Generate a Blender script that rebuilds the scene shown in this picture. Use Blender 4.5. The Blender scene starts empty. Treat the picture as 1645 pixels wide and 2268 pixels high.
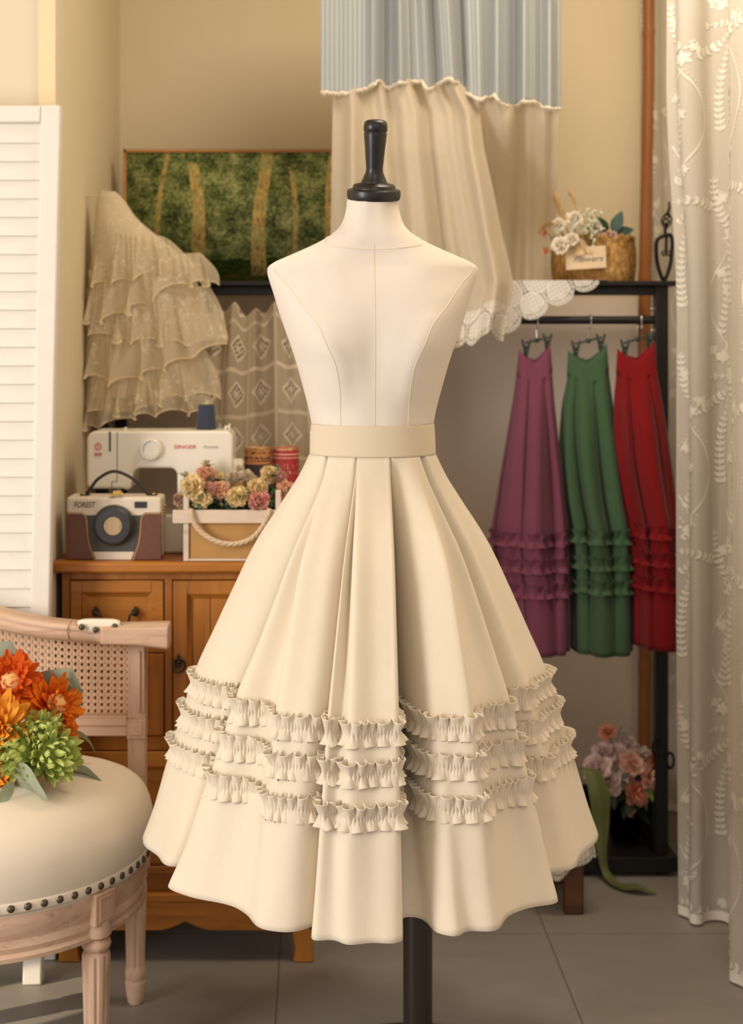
import bpy, bmesh, math, random
from mathutils import Vector, Matrix, Euler
PI = math.pi
scene = bpy.context.scene
COL = scene.collection
random.seed(7)

# ---------------------------------------------------------------- camera model (metres)
F, U0, V0, CZ = 3087.0, 697.0, 786.0, 1.29
def P(u, v, Y): return Vector(((u - U0) * Y / F, Y, CZ - (v - V0) * Y / F))
def PX(u, Y): return (u - U0) * Y / F
def PZ(v, Y): return CZ - (v - V0) * Y / F
def lerp(a, b, t): return a + (b - a) * t
def clamp(x, a=0.0, b=1.0): return max(a, min(b, x))
def smooth(t):
    t = clamp(t); return t * t * (3 - 2 * t)
def interp(tab, x):
    if x <= tab[0][0]: return tab[0][1]
    for (a, p), (b, q) in zip(tab, tab[1:]):
        if x <= b: return lerp(p, q, (x - a) / (b - a))
    return tab[-1][1]
def interp_s(tab, x):
    """smooth (monotone-ish cubic) table lookup"""
    n = len(tab)
    if x <= tab[0][0]: return tab[0][1]
    if x >= tab[-1][0]: return tab[-1][1]
    for i in range(n - 1):
        if x <= tab[i + 1][0]: break
    x0, y0 = tab[i]; x1, y1 = tab[i + 1]; h = x1 - x0
    d = (y1 - y0) / h
    def slope(k):
        if k <= 0 or k >= n - 1: return d
        a = (tab[k][1] - tab[k-1][1]) / (tab[k][0] - tab[k-1][0]); b = (tab[k+1][1] - tab[k][1]) / (tab[k+1][0] - tab[k][0])
        return 0 if a * b <= 0 else 2 * a * b / (a + b)
    m0, m1 = slope(i), slope(i + 1); t = (x - x0) / h
    return (2*t**3-3*t**2+1)*y0 + (t**3-2*t**2+t)*h*m0 + (-2*t**3+3*t**2)*y1 + (t**3-t**2)*h*m1
def catmull(pts, per, closed=False):
    """centripetal Catmull-Rom through tuples / Vectors"""
    pts = [Vector(p) for p in pts]; n = len(pts); out = []
    segs = n if closed else n - 1
    for i in range(segs):
        if closed: p0, p1, p2, p3 = (pts[(i + k - 1) % n] for k in range(4))
        else:
            p1, p2 = pts[i], pts[i + 1]
            p0 = pts[i - 1] if i > 0 else p1 * 2 - p2
            p3 = pts[i + 2] if i + 2 < n else p2 * 2 - p1
        t0 = 0.0; t1 = t0 + max(1e-6, (p1 - p0).length ** .5); t2 = t1 + max(1e-6, (p2 - p1).length ** .5); t3 = t2 + max(1e-6, (p3 - p2).length ** .5)
        for k in range(per):
            t = lerp(t1, t2, k / per)
            a1 = p0 * ((t1 - t) / (t1 - t0)) + p1 * ((t - t0) / (t1 - t0))
            a2 = p1 * ((t2 - t) / (t2 - t1)) + p2 * ((t - t1) / (t2 - t1))
            a3 = p2 * ((t3 - t) / (t3 - t2)) + p3 * ((t - t2) / (t3 - t2))
            b1 = a1 * ((t2 - t) / (t2 - t0)) + a2 * ((t - t0) / (t2 - t0))
            b2 = a2 * ((t3 - t) / (t3 - t1)) + a3 * ((t - t1) / (t3 - t1))
            out.append(b1 * ((t2 - t) / (t2 - t1)) + b2 * ((t - t1) / (t2 - t1)))
    if not closed: out.append(pts[-1].copy())
    return out

# ---------------------------------------------------------------- colours and node helper
def L(c): c /= 255.0; return c / 12.92 if c <= .04045 else ((c + .055) / 1.055) ** 2.4
def C(r, g, b): return (L(r), L(g), L(b), 1.0)
class V:
    """a scalar socket with arithmetic that builds Math nodes"""
    def __init__(s, nb, k): s.nb, s.k = nb, k
    def _o(s, op, *a, clampit=False): return s.nb.math(op, s, *a, clampit=clampit)
    def __add__(s, o): return s._o('ADD', o)
    __radd__ = __add__
    def __sub__(s, o): return s._o('SUBTRACT', o)
    def __rsub__(s, o): return s.nb.math('SUBTRACT', o, s)
    def __mul__(s, o): return s._o('MULTIPLY', o)
    __rmul__ = __mul__
    def __truediv__(s, o): return s._o('DIVIDE', o)
    def __gt__(s, o): return s._o('GREATER_THAN', o)
    def __lt__(s, o): return s._o('LESS_THAN', o)
    def fract(s): return s._o('FRACT')
    def floor(s): return s._o('FLOOR')
    def abs(s): return s._o('ABSOLUTE')
    def sin(s): return s._o('SINE')
    def cos(s): return s._o('COSINE')
    def sqrt(s): return s._o('SQRT')
    def min(s, o): return s._o('MINIMUM', o)
    def max(s, o): return s._o('MAXIMUM', o)
    def pow(s, o): return s._o('POWER', o)
    def sat(s): return s._o('ADD', 0.0, clampit=True)
    def step(s, a, b): return s.nb.ramp01(s, a, b)
class NB:
    def __init__(s, name):
        s.m = bpy.data.materials.new(name); s.m.use_nodes = True; s.nt = s.m.node_tree; s.nt.nodes.clear()
        s.out = s.nt.nodes.new('ShaderNodeOutputMaterial')
    def n(s, t, **kw):
        q = s.nt.nodes.new(t)
        for k, v in kw.items(): setattr(q, k, v)
        return q
    def set(s, sock, val):
        if isinstance(val, V): s.nt.links.new(val.k, sock)
        elif isinstance(val, bpy.types.NodeSocket): s.nt.links.new(val, sock)
        else: sock.default_value = val
    def math(s, op, *a, clampit=False):
        if a and a[-1] is True: a = a[:-1]
        q = s.n('ShaderNodeMath', operation=op); q.use_clamp = clampit
        for i, x in enumerate(a): s.set(q.inputs[i], x)
        return V(s, q.outputs[0])
    def ramp01(s, x, a, b):
        q = s.n('ShaderNodeMapRange', interpolation_type='SMOOTHSTEP'); s.set(q.inputs[0], x)
        q.inputs[1].default_value = a; q.inputs[2].default_value = b
        return V(s, q.outputs[0])
    def coords(s, kind='Object'):
        t = s.n('ShaderNodeTexCoord'); return t.outputs[kind]
    def sep(s, vec):
        q = s.n('ShaderNodeSeparateXYZ'); s.nt.links.new(vec, q.inputs[0]); return [V(s, o) for o in q.outputs]
    def comb(s, x, y, z):
        q = s.n('ShaderNodeCombineXYZ')
        for i, a in enumerate((x, y, z)): s.set(q.inputs[i], a)
        return q.outputs[0]
    def scale(s, vec, sc):
        q = s.n('ShaderNodeMapping'); s.nt.links.new(vec, q.inputs[0]); q.inputs['Scale'].default_value = sc; return q.outputs[0]
    def noise(s, vec, scale, detail=3, rough=.5, dist=0):
        q = s.n('ShaderNodeTexNoise'); s.nt.links.new(vec, q.inputs['Vector']); q.inputs['Scale'].default_value = scale
        q.inputs['Detail'].default_value = detail; q.inputs['Roughness'].default_value = rough; q.inputs['Distortion'].default_value = dist
        return V(s, q.outputs[0])
    def voronoi(s, vec, scale, feature='F1'):
        q = s.n('ShaderNodeTexVoronoi', feature=feature); s.nt.links.new(vec, q.inputs['Vector']); q.inputs['Scale'].default_value = scale
        return V(s, q.outputs['Distance'])
    def mix(s, f, a, b):
        q = s.n('ShaderNodeMix', data_type='RGBA'); s.set(q.inputs[0], f); s.set(q.inputs[6], a); s.set(q.inputs[7], b); return q.outputs[2]
    def ramp(s, f, stops):
        q = s.n('ShaderNodeValToRGB'); s.set(q.inputs[0], f); e = q.color_ramp.elements
        while len(e) < len(stops): e.new(.5)
        for k, (p, c) in zip(e, stops): k.position = p; k.color = c
        return q.outputs[0]
    def bump(s, h, strength=.3, dist=.002):
        q = s.n('ShaderNodeBump'); s.set(q.inputs['Height'], h); q.inputs['Strength'].default_value = strength; q.inputs['Distance'].default_value = dist
        return q.outputs[0]
    def bsdf(s, col, rough=.6, metal=0, spec=.5, normal=None, sheen=0, alpha=None, trans=0, sss=0, coat=0):
        q = s.n('ShaderNodeBsdfPrincipled'); s.set(q.inputs['Base Color'], col); s.set(q.inputs['Roughness'], rough)
        s.set(q.inputs['Metallic'], metal); s.set(q.inputs['Specular IOR Level'], spec)
        if normal is not None: s.nt.links.new(normal, q.inputs['Normal'])
        if sheen: q.inputs['Sheen Weight'].default_value = sheen
        if alpha is not None: s.set(q.inputs['Alpha'], alpha)
        if trans: q.inputs['Transmission Weight'].default_value = trans
        if coat: q.inputs['Coat Weight'].default_value = coat; q.inputs['Coat Roughness'].default_value = .2
        return q.outputs[0]
    def transl(s, sh, col, f):
        """share f of the light passes through the cloth"""
        t = s.n('ShaderNodeBsdfTranslucent'); s.set(t.inputs[0], col)
        m = s.n('ShaderNodeMixShader'); s.set(m.inputs[0], f); s.nt.links.new(sh, m.inputs[1]); s.nt.links.new(t.outputs[0], m.inputs[2])
        return m.outputs[0]
    def holes(s, sh, alpha):
        t = s.n('ShaderNodeBsdfTransparent'); m = s.n('ShaderNodeMixShader'); s.set(m.inputs[0], alpha)
        s.nt.links.new(t.outputs[0], m.inputs[1]); s.nt.links.new(sh, m.inputs[2]); return m.outputs[0]
    def done(s, sh): s.nt.links.new(sh, s.out.inputs[0]); return s.m

def plain(name, col, rough=.6, metal=0, spec=.5, var=.08, vscale=30, bumpy=0, bscale=200, coat=0):
    b = NB(name); co = b.coords()
    n = b.noise(co, vscale, 3)
    dark = tuple(c * (1 - var * 2) for c in col[:3]) + (1,); lite = tuple(min(1, c * (1 + var)) for c in col[:3]) + (1,)
    c = b.mix(n, dark, lite)
    nm = b.bump(b.noise(co, bscale, 2), bumpy, .001) if bumpy else None
    return b.done(b.bsdf(c, rough, metal, spec, nm, coat=coat))
def fabric(name, col, rough=.9, weave=900, bumpy=.25, var=.05, sheen=.15, transl=0, vscale=25, wrinkle=0):
    b = NB(name); co = b.coords()
    n = b.noise(co, vscale, 4); w = b.noise(b.scale(co, (1, 1, .35)), weave, 2)
    dark = tuple(c * (1 - var * 2) for c in col[:3]) + (1,); lite = tuple(min(1, c * (1 + var)) for c in col[:3]) + (1,)
    c = b.mix(n * .7 + w * .3, dark, lite)
    hgt = w if not wrinkle else w + b.noise(b.scale(co, (1, 1, .4)), 22, 3, .55, .3) * wrinkle
    sh = b.bsdf(c, rough, 0, .2, b.bump(hgt, bumpy, .0006), sheen=sheen)
    if transl: sh = b.transl(sh, col, transl)
    return b.done(sh)
def wood(name, c1, c2, scale=14, stretch=(1, 1, .08), rough=.5, bumpy=.15, dark=None, coat=0):
    b = NB(name); co = b.scale(b.coords(), stretch)
    n = b.noise(co, scale, 5, .6, .6); f = b.noise(co, scale * 6, 3, .6)
    c = b.mix(n.step(.3, .7), c1, c2)
    c = b.mix((f.step(.55, .75)) * .45, c, dark or tuple(x * .5 for x in c1[:3]) + (1,))
    return b.done(b.bsdf(c, rough, 0, .4, b.bump(n + f, bumpy, .001), coat=coat))

# ---------------------------------------------------------------- mesh builder
class MB:
    def __init__(s): s.v = []; s.f = []; s.uv = {}; s.mi = {}
    def add(s, vs, fs, uvs=None):
        o = len(s.v); s.v += [Vector(p) for p in vs]; s.f += [tuple(o + i for i in f) for f in fs]
        if uvs:
            for i, t in enumerate(uvs): s.uv[o + i] = t
        return s
    def merge(s, o, M=None):
        k = len(s.v); s.v += [(M @ p if M else p.copy()) for p in o.v]; s.f += [tuple(k + i for i in f) for f in o.f]
        for i, t in o.uv.items(): s.uv[k + i] = t
        return s
    def grid(s, fn, nu, nv, closed=False, uvf=None):
        cu = nu if closed else nu + 1
        vs = [fn(i / nu, j / nv) for j in range(nv + 1) for i in range(cu)]
        fs = [(j * cu + i, j * cu + (i + 1) % cu, (j + 1) * cu + (i + 1) % cu, (j + 1) * cu + i) for j in range(nv) for i in range(nu)]
        uvs = [(uvf(i / nu, j / nv)) for j in range(nv + 1) for i in range(cu)] if uvf else None
        return s.add(vs, fs, uvs)
    def box(s, lo, hi, M=None):
        x0, y0, z0 = lo; x1, y1, z1 = hi
        vs = [Vector(p) for p in ((x0,y0,z0),(x1,y0,z0),(x1,y1,z0),(x0,y1,z0),(x0,y0,z1),(x1,y0,z1),(x1,y1,z1),(x0,y1,z1))]
        if M: vs = [M @ p for p in vs]
        return s.add(vs, [(0,3,2,1),(4,5,6,7),(0,1,5,4),(1,2,6,5),(2,3,7,6),(3,0,4,7)])
    def tube(s, pts, r, n=8, closed=False, caps=True):
        pts = [Vector(p) for p in pts]; m = len(pts); rr = r if isinstance(r, (list, tuple)) else [r] * m
        up = None; rings = []
        for i in range(m):
            a = pts[(i - 1) % m] if (closed or i > 0) else pts[i]; b = pts[(i + 1) % m] if (closed or i < m - 1) else pts[i]
            t = (b - a); t = t.normalized() if t.length > 1e-9 else Vector((0, 0, 1))
            if up is None: up = t.orthogonal().normalized()
            up = (up - t * up.dot(t)); up = up.normalized() if up.length > 1e-6 else t.orthogonal().normalized()
            w = t.cross(up)
            rings.append([pts[i] + (up * math.cos(2*PI*k/n) + w * math.sin(2*PI*k/n)) * rr[i] for k in range(n)])
        vs = [p for q in rings for p in q]; fs = []
        for i in range(m if closed else m - 1):
            for k in range(n): fs.append((i*n+k, i*n+(k+1) % n, ((i+1) % m)*n+(k+1) % n, ((i+1) % m)*n+k))
        if caps and not closed: fs += [tuple(range(n))[::-1], tuple((m-1)*n+k for k in range(n))]
        return s.add(vs, fs)
    def lathe(s, prof, n=32, M=None, flute=0, nfl=0, fl=None):
        vs = []; fs = []; m = len(prof)
        for j, (r, z) in enumerate(prof):
            for k in range(n):
                a = 2 * PI * k / n; q = r
                if fl and fl[0] <= z <= fl[1]: q = r * (1 - flute * max(0, math.cos(a * nfl)) ** .7)
                p = Vector((q * math.cos(a), q * math.sin(a), z)); vs.append(M @ p if M else p)
        for j in range(m - 1):
            for k in range(n): fs.append((j*n+k, j*n+(k+1) % n, (j+1)*n+(k+1) % n, (j+1)*n+k))
        fs += [tuple(range(n))[::-1], tuple((m-1)*n+k for k in range(n))]
        return s.add(vs, fs)
    def prism(s, poly, y0, y1, M=None):
        """polygon of (x,z) extruded along y"""
        n = len(poly); vs = [Vector((x, y0, z)) for x, z in poly] + [Vector((x, y1, z)) for x, z in poly]
        if M: vs = [M @ p for p in vs]
        return s.add(vs, [tuple(range(n)), tuple(range(2*n-1, n-1, -1))] + [(i, i+n, (i+1) % n+n, (i+1) % n) for i in range(n)])
    def ell(s, c, rx, ry, rz, n=16, m=10, M=None):
        c = Vector(c); vs = []; fs = []
        for j in range(m + 1):
            t = PI * j / m
            for k in range(n):
                a = 2 * PI * k / n
                p = Vector((rx * math.sin(t) * math.cos(a), ry * math.sin(t) * math.sin(a), rz * math.cos(t)))
                vs.append(c + (M @ p if M else p))
        for j in range(m):
            for k in range(n): fs.append((j*n+k, j*n+(k+1) % n, (j+1)*n+(k+1) % n, (j+1)*n+k))
        return s.add(vs, fs)
    def data(s, name, mat, origin=Vector((0, 0, 0)), sharp=40, weld=True):
        me = bpy.data.meshes.new(name); me.from_pydata([p - origin for p in s.v], [], s.f)
        if s.uv:
            ul = me.uv_layers.new(name='UVMap')
            for lp in me.loops: ul.data[lp.index].uv = s.uv.get(lp.vertex_index, (0, 0))
        bm = bmesh.new(); bm.from_mesh(me)
        if weld: bmesh.ops.remove_doubles(bm, verts=bm.verts, dist=1e-6)
        bmesh.ops.recalc_face_normals(bm, faces=bm.faces); bm.to_mesh(me); bm.free()
        me.materials.append(mat)
        for p in me.polygons: p.use_smooth = True
        if sharp < 180: me.set_sharp_from_angle(angle=math.radians(sharp))
        me.update(); return me
def rrect(x0, x1, z0, z1, r, n=5):
    out = []
    for cx, cz, a0 in ((x1-r, z1-r, 0), (x0+r, z1-r, 90), (x0+r, z0+r, 180), (x1-r, z0+r, 270)):
        for k in range(n + 1):
            a = math.radians(a0 + 90 * k / n); out.append((cx + r * math.cos(a), cz + r * math.sin(a)))
    return out

# ---------------------------------------------------------------- objects
def world_origin(o):
    p = Vector((0, 0, 0))
    while o: p += o.location; o = o.parent
    return p
def tag(o, label, cat, group=None, kind=None):
    o['label'] = label; o['category'] = cat
    if group: o['group'] = group
    if kind: o['kind'] = kind
    return o
def thing(name, label, cat, loc=(0, 0, 0), group=None):
    o = bpy.data.objects.new(name, None); o.empty_display_size = .05; COL.objects.link(o); o.location = loc
    return tag(o, label, cat, group)
def part(name, mb, mat, parent=None, bevel=0, solid=0, sub=0, sharp=40, label=None, local=False, origin=None, seg=2, soff=0.0, weld=True):
    og = Vector((0, 0, 0)) if local else (world_origin(parent) if parent else Vector(origin or (0, 0, 0)))
    me = mb.data(name, mat, og, sharp, weld); o = bpy.data.objects.new(name, me); COL.objects.link(o)
    if parent: o.parent = parent
    elif not local: o.location = og
    if solid:
        m = o.modifiers.new('thick', 'SOLIDIFY'); m.thickness = solid; m.offset = soff
    if bevel:
        m = o.modifiers.new('edge', 'BEVEL'); m.width = bevel; m.segments = seg; m.limit_method = 'ANGLE'; m.angle_limit = math.radians(40)
    if sub:
        m = o.modifiers.new('sub', 'SUBSURF'); m.levels = sub; m.render_levels = sub
    if label: o['label'] = label
    return o
def struct(name, mb, mat, bevel=0, **kw):
    o = part(name, mb, mat, None, bevel, **kw); o['kind'] = 'structure'; return o
def place(name, me, parent, loc=(0, 0, 0), rot=None, sc=1):
    """another object using mesh me"""
    o = bpy.data.objects.new(name, me); COL.objects.link(o); o.parent = parent; o.location = loc
    if rot is not None: o.rotation_mode = 'QUATERNION'; o.rotation_quaternion = rot
    o.scale = (sc,) * 3 if not isinstance(sc, (tuple, list)) else sc
    return o
def lettering(body, size, mat, parent, world, shear=0, align='CENTER', ext=.0004, rotx=90, name='lettering', rotz=0):
    cu = bpy.data.curves.new(name, 'FONT'); cu.body = body; cu.size = size; cu.shear = shear; cu.extrude = ext; cu.align_x = align; cu.align_y = 'CENTER'
    tmp = bpy.data.objects.new(name, cu); COL.objects.link(tmp); bpy.context.view_layer.update()
    me = bpy.data.meshes.new_from_object(tmp.evaluated_get(bpy.context.evaluated_depsgraph_get())); bpy.data.objects.remove(tmp)
    me.materials.clear(); me.materials.append(mat); o = bpy.data.objects.new(name, me); COL.objects.link(o); o.parent = parent
    o.location = Vector(world) - world_origin(parent); o.rotation_euler = (math.radians(rotx), 0, rotz); return o
def quat_to(axis, roll=0):
    return Vector(axis).to_track_quat('Z', 'Y') @ Euler((0, 0, roll)).to_quaternion()
# ================================================================ materials shared
BLACK = plain('black_painted_wood', C(22, 20, 19), .45, spec=.4, var=.1)
IRON = plain('black_iron', C(16, 15, 15), .5, metal=.3, spec=.4)
BRONZE = plain('aged_bronze', C(78, 66, 54), .45, metal=.7, var=.2, vscale=120)
STEEL = plain('steel', C(190, 188, 182), .3, metal=.9)
GOLD = plain('brass', C(212, 176, 92), .3, metal=.8)
WHITE = plain('white_painted_wood', C(226, 220, 211), .5, var=.03)
LEAFG = plain('green_leaf', C(58, 92, 46), .55, var=.25, vscale=60)
STEMG = plain('green_stem', C(74, 100, 48), .6, var=.2)

# ================================================================ setting
b = NB('wall_paint_lit_below'); co = b.coords()
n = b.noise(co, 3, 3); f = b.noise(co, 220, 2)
wallm = b.done(b.bsdf(b.mix(n * .5, b.mix((b.sep(co)[2] < 1.452) , C(222, 206, 172), C(238, 224, 209)), C(236, 222, 202)), .85, 0, .2, b.bump(f, .06, .001)))  # paler below shelf height: brighter light there is put into the colour
b = NB('side_wall_paint'); co = b.coords()
sidem = b.done(b.bsdf(b.mix(b.noise(co, 3, 3), C(214, 199, 168), C(220, 206, 176)), .85, 0, .2, b.bump(b.noise(co, 220, 2), .06, .001)))
b = NB('pier_paint'); co = b.coords()
pierm = b.done(b.bsdf(b.mix(b.noise(co, 3, 3), C(214, 202, 176), C(220, 208, 184)), .85, 0, .2, b.bump(b.noise(co, 220, 2), .06, .001)))
b = NB('floor_tile'); co = b.coords(); X, Y, Z = b.sep(co)
gx = (((X + .0757) / .592).fract() - .5).abs(); gy = (((Y - 3.106) / .592).fract() - .5).abs()
grout = gx.max(gy).step(.4962, .4978)
n1 = b.noise(co, 2.6, 5, .6); n2 = b.noise(b.scale(co, (1, 2.2, 1)), 9, 5, .65, .4); n3 = b.noise(co, 300, 2)
c = b.mix(n1 * .5 + n2 * .5, C(122, 116, 109), C(156, 149, 141)); c = b.mix(grout * .8, c, C(92, 84, 75))
floorm = b.done(b.bsdf(c, b.math('ADD', n2 * .2, .42), 0, .4, b.bump(n3 * .3 - grout * 2.0, .12, .001)))
struct('floor', MB().box((-3.5, -1.5, -.05), (3.0, 4.1, 0)), floorm)
LX, BY, PY, RX = -.554, 3.96, 2.98, 1.14
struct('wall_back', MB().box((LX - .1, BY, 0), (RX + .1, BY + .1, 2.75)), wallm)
struct('wall_left', MB().box((LX - .1, PY + .1, 0), (LX, BY, 2.75)), sidem)
struct('wall_front', MB().box((-3.4, PY, 0), (LX - .001, PY + .1, 2.75)), pierm)
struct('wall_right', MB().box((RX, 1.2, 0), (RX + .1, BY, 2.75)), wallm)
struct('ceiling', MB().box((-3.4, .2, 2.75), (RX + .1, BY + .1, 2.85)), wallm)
trimm = plain('corner_trim_paint', C(233, 210, 172), .8, var=.02)
struct('trim_1', MB().box((PX(86, PY), PY - .006, .1), (LX + .001, PY, 2.75)), trimm, .002)
struct('baseboard_left', MB().box((-3.4, PY - .012, 0), (LX + .002, PY, .095)), WHITE, .003)

# louvered folding screen leaning against the pier
Ys = 2.85
t = thing('louvered_screen', 'tall white louvered shutter panel standing on square feet against the pier', 'screen', P(-60, 2190, Ys) * 1.0)
t.location.z = 0
def sx(v): return lerp(133, 92, (v - 232) / 1953.0)          # outer edge of the stile down the height
sm = MB()
def slanted(mb, f0, f1, v0, v1, y0, y1, n=1):
    """board between pixel offsets f0..f1 from the stile's outer edge, following its slant"""
    a = [(PX(sx(v0) + f0, Ys), PZ(v0, Ys)), (PX(sx(v0) + f1, Ys), PZ(v0, Ys)), (PX(sx(v1) + f1, Ys), PZ(v1, Ys)), (PX(sx(v1) + f0, Ys), PZ(v1, Ys))]
    mb.prism(a[::-1], y0, y1)
foot = V0 + CZ * F / Ys
slanted(sm, -43, 0, 232, foot, Ys, Ys + .032)
part('stile', sm, WHITE, t, .004)
sm = MB(); slanted(sm, -440, -398, 232, foot, Ys, Ys + .032); part('stile', sm, WHITE, t, .004)
sm = MB(); slanted(sm, -398, -43, 233, 271, Ys + .001, Ys + .03); part('top_rail', sm, WHITE, t, .003)
sm = MB(); slanted(sm, -398, -43, 2030, 2096, Ys + .001, Ys + .03); part('bottom_rail', sm, WHITE, t, .003)
sm = MB(); v = 273
while v < 2020:
    z = PZ(v + 42, Ys); x0, x1 = PX(sx(v + 21) - 398, Ys), PX(sx(v + 21) - 43, Ys)
    sm.add([(x0, Ys + .006, z), (x1, Ys + .006, z), (x1, Ys + .0135, z + .0405), (x0, Ys + .0135, z + .0405),
            (x0, Ys + .013, z), (x1, Ys + .013, z), (x1, Ys + .0205, z + .0405), (x0, Ys + .0205, z + .0405)],
           [(0,1,2,3), (7,6,5,4), (0,4,5,1), (3,2,6,7), (0,3,7,4), (1,5,6,2)])
    v += 41.2
part('louver_panel', sm, WHITE, t, 0, sharp=30)
# ================================================================ dress form
AX, AY = PX(825, 2.47), 2.47
linen = fabric('dress_form_linen', C(222, 213, 202), .85, 1400, .22, .03)
ebony = plain('black_turned_wood', C(20, 19, 18), .38, spec=.45, var=.1, coat=.15)
form = thing('dress_form', 'headless cream linen dress form with black turned neck cap on a dark pole', 'mannequin', (AX, AY, 0))
px = 1 / 1250.0
def tz(v): return CZ - (v - V0) * px
# v, half width px, seam px from centre, front depth, back depth, bust
LV = [(442, 56, 33, .043, .043, 0), (470, 60, 36, .047, .047, 0), (497, 70, 42, .052, .050, 0), (514, 85, 52, .055, .053, 0), (527, 104, 66, .057, .056, 0),
      (540, 128, 90, .058, .060, 0), (553, 156, 124, .059, .064, 0), (568, 190, 165, .061, .068, 0), (581, 218, 200, .064, .071, 0),
      (592, 231, 217, .067, .074, 0), (605, 232, 214, .072, .077, 0), (625, 227, 196, .080, .082, .001), (650, 219, 176, .089, .088, .004),
      (684, 209, 153, .099, .094, .010), (722, 197, 122, .106, .096, .019), (770, 180, 101, .108, .092, .026), (808, 168, 84, .105, .088, .018),
      (859, 154, 75, .098, .083, .006), (905, 142, 73, .092, .079, 0), (945, 134, 72, .089, .078, 0), (1010, 118, 66, .078, .07, 0), (1100, 112, 62, .074, .07, 0), (1200, 108, 60, .07, .07, 0)]
SUBN = 5
def torso_loop(lv):
    v, a, s, df, db, bu = lv; a *= px; s *= px
    ds = df * math.sqrt(max(.02, 1 - (s / a) ** 2)) + bu + .007 * smooth((v - 600) / 60) * (1 - smooth((v - 850) / 70))
    half = [(0, -df + bu * .15), (s * .5, -df * .985 - bu * .35), (s, -ds), (s + (a - s) * .62, -ds * .62), (a, .012), (a * .82, db * .6), (a * .45, db * .94), (0, db)]
    full = half + [(-x, y) for x, y in half[-2:0:-1]]
    return catmull([(x, y, tz(v)) for x, y in full], SUBN, True)
loops = [torso_loop(l) for l in LV]
cols = []
for i in range(len(loops[0])): cols.append(catmull([lp[i] for lp in loops], 5))
nr = len(cols[0]); nc = len(cols)
off = Vector((AX, AY, 0))
mb = MB(); mb.grid(lambda a, c_: cols[int(round(a * nc)) % nc][int(round(c_ * (nr - 1)))] + off, nc, nr - 1, True)
mb.f.append(tuple(range(nc))); mb.f.append(tuple((nr - 1) * nc + k for k in range(nc)))
torso = part('torso', mb, linen, form, sharp=75)
def surf(i, r):
    r = clamp(r, 0, nr - 1.001); j = int(r); return cols[i % nc][j].lerp(cols[i % nc][j + 1], r - j) + off
def row_of(v):
    for k in range(len(LV) - 1):
        if v <= LV[k + 1][0]: return 5 * (k + (v - LV[k][0]) / (LV[k + 1][0] - LV[k][0]))
    return nr - 1
seamm = fabric('seam_linen', C(226, 212, 190), .9, 1400, .2)
iS = 2 * SUBN
for idx, v0 in ((0, 546), (iS, 594), (nc - iS, 594)):
    pts = []
    for k in range(60):
        v = lerp(v0, 960, k / 59); p = surf(idx, row_of(v)); d = Vector((0, -1, 0)) if idx == 0 else Vector(((.5 if idx == iS else -.5), -1, 0)).normalized()
        pts.append(p + d * .0002)
    part('seam', MB().tube(pts, .0008 if idx else .0007, 6), seamm, torso)
pts = []
for k in range(-26, 27):
    i = int(k) % nc; v = 558 - 46 * (abs(k) / 24.0) ** 1.5
    p = surf(i, row_of(max(v, 512))); pts.append(p + (p - Vector((AX, AY, p.z))).normalized() * .0002)
part('neck_seam', MB().tube(pts, .0009, 6), seamm, torso)
prof = [(0, 444), (57, 444), (59, 439), (59.5, 428), (58, 423), (48, 420), (46.5, 414), (44, 411), (29, 407), (27, 401), (25.5, 399), (24, 395), (20, 386), (18.5, 378), (18.7, 375),
        (22, 335), (25.3, 301), (25.3, 299), (24.2, 298), (24.2, 296), (26, 294), (26.3, 284), (24.5, 275), (18, 270.5), (8, 269), (0, 268.7)]
Mc = Matrix.Translation((PX(827.5, 2.47), AY - .003, tz(433))) @ Matrix.Rotation(math.radians(12), 4, 'X') @ Matrix.Rotation(math.radians(1), 4, 'Y')
part('neck_cap', MB().lathe([(r * px, (435 - v) * px) for r, v in prof], 48, Mc), ebony, form, sharp=50)
part('pole', MB().lathe([(.026, .03), (.026, 1.02)], 32, Matrix.Translation((PX(925, 2.47), AY, 0))), wood('dark_pole_wood', C(28, 21, 18), C(44, 33, 27), 30, rough=.35, coat=.3), form)
part('base', MB().lathe([(0, 0), (.2, 0), (.2, .012), (.17, .02), (.05, .03), (.03, .06), (0, .06)], 40, Matrix.Translation((PX(925, 2.47), AY, 0))), ebony, form)

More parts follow.
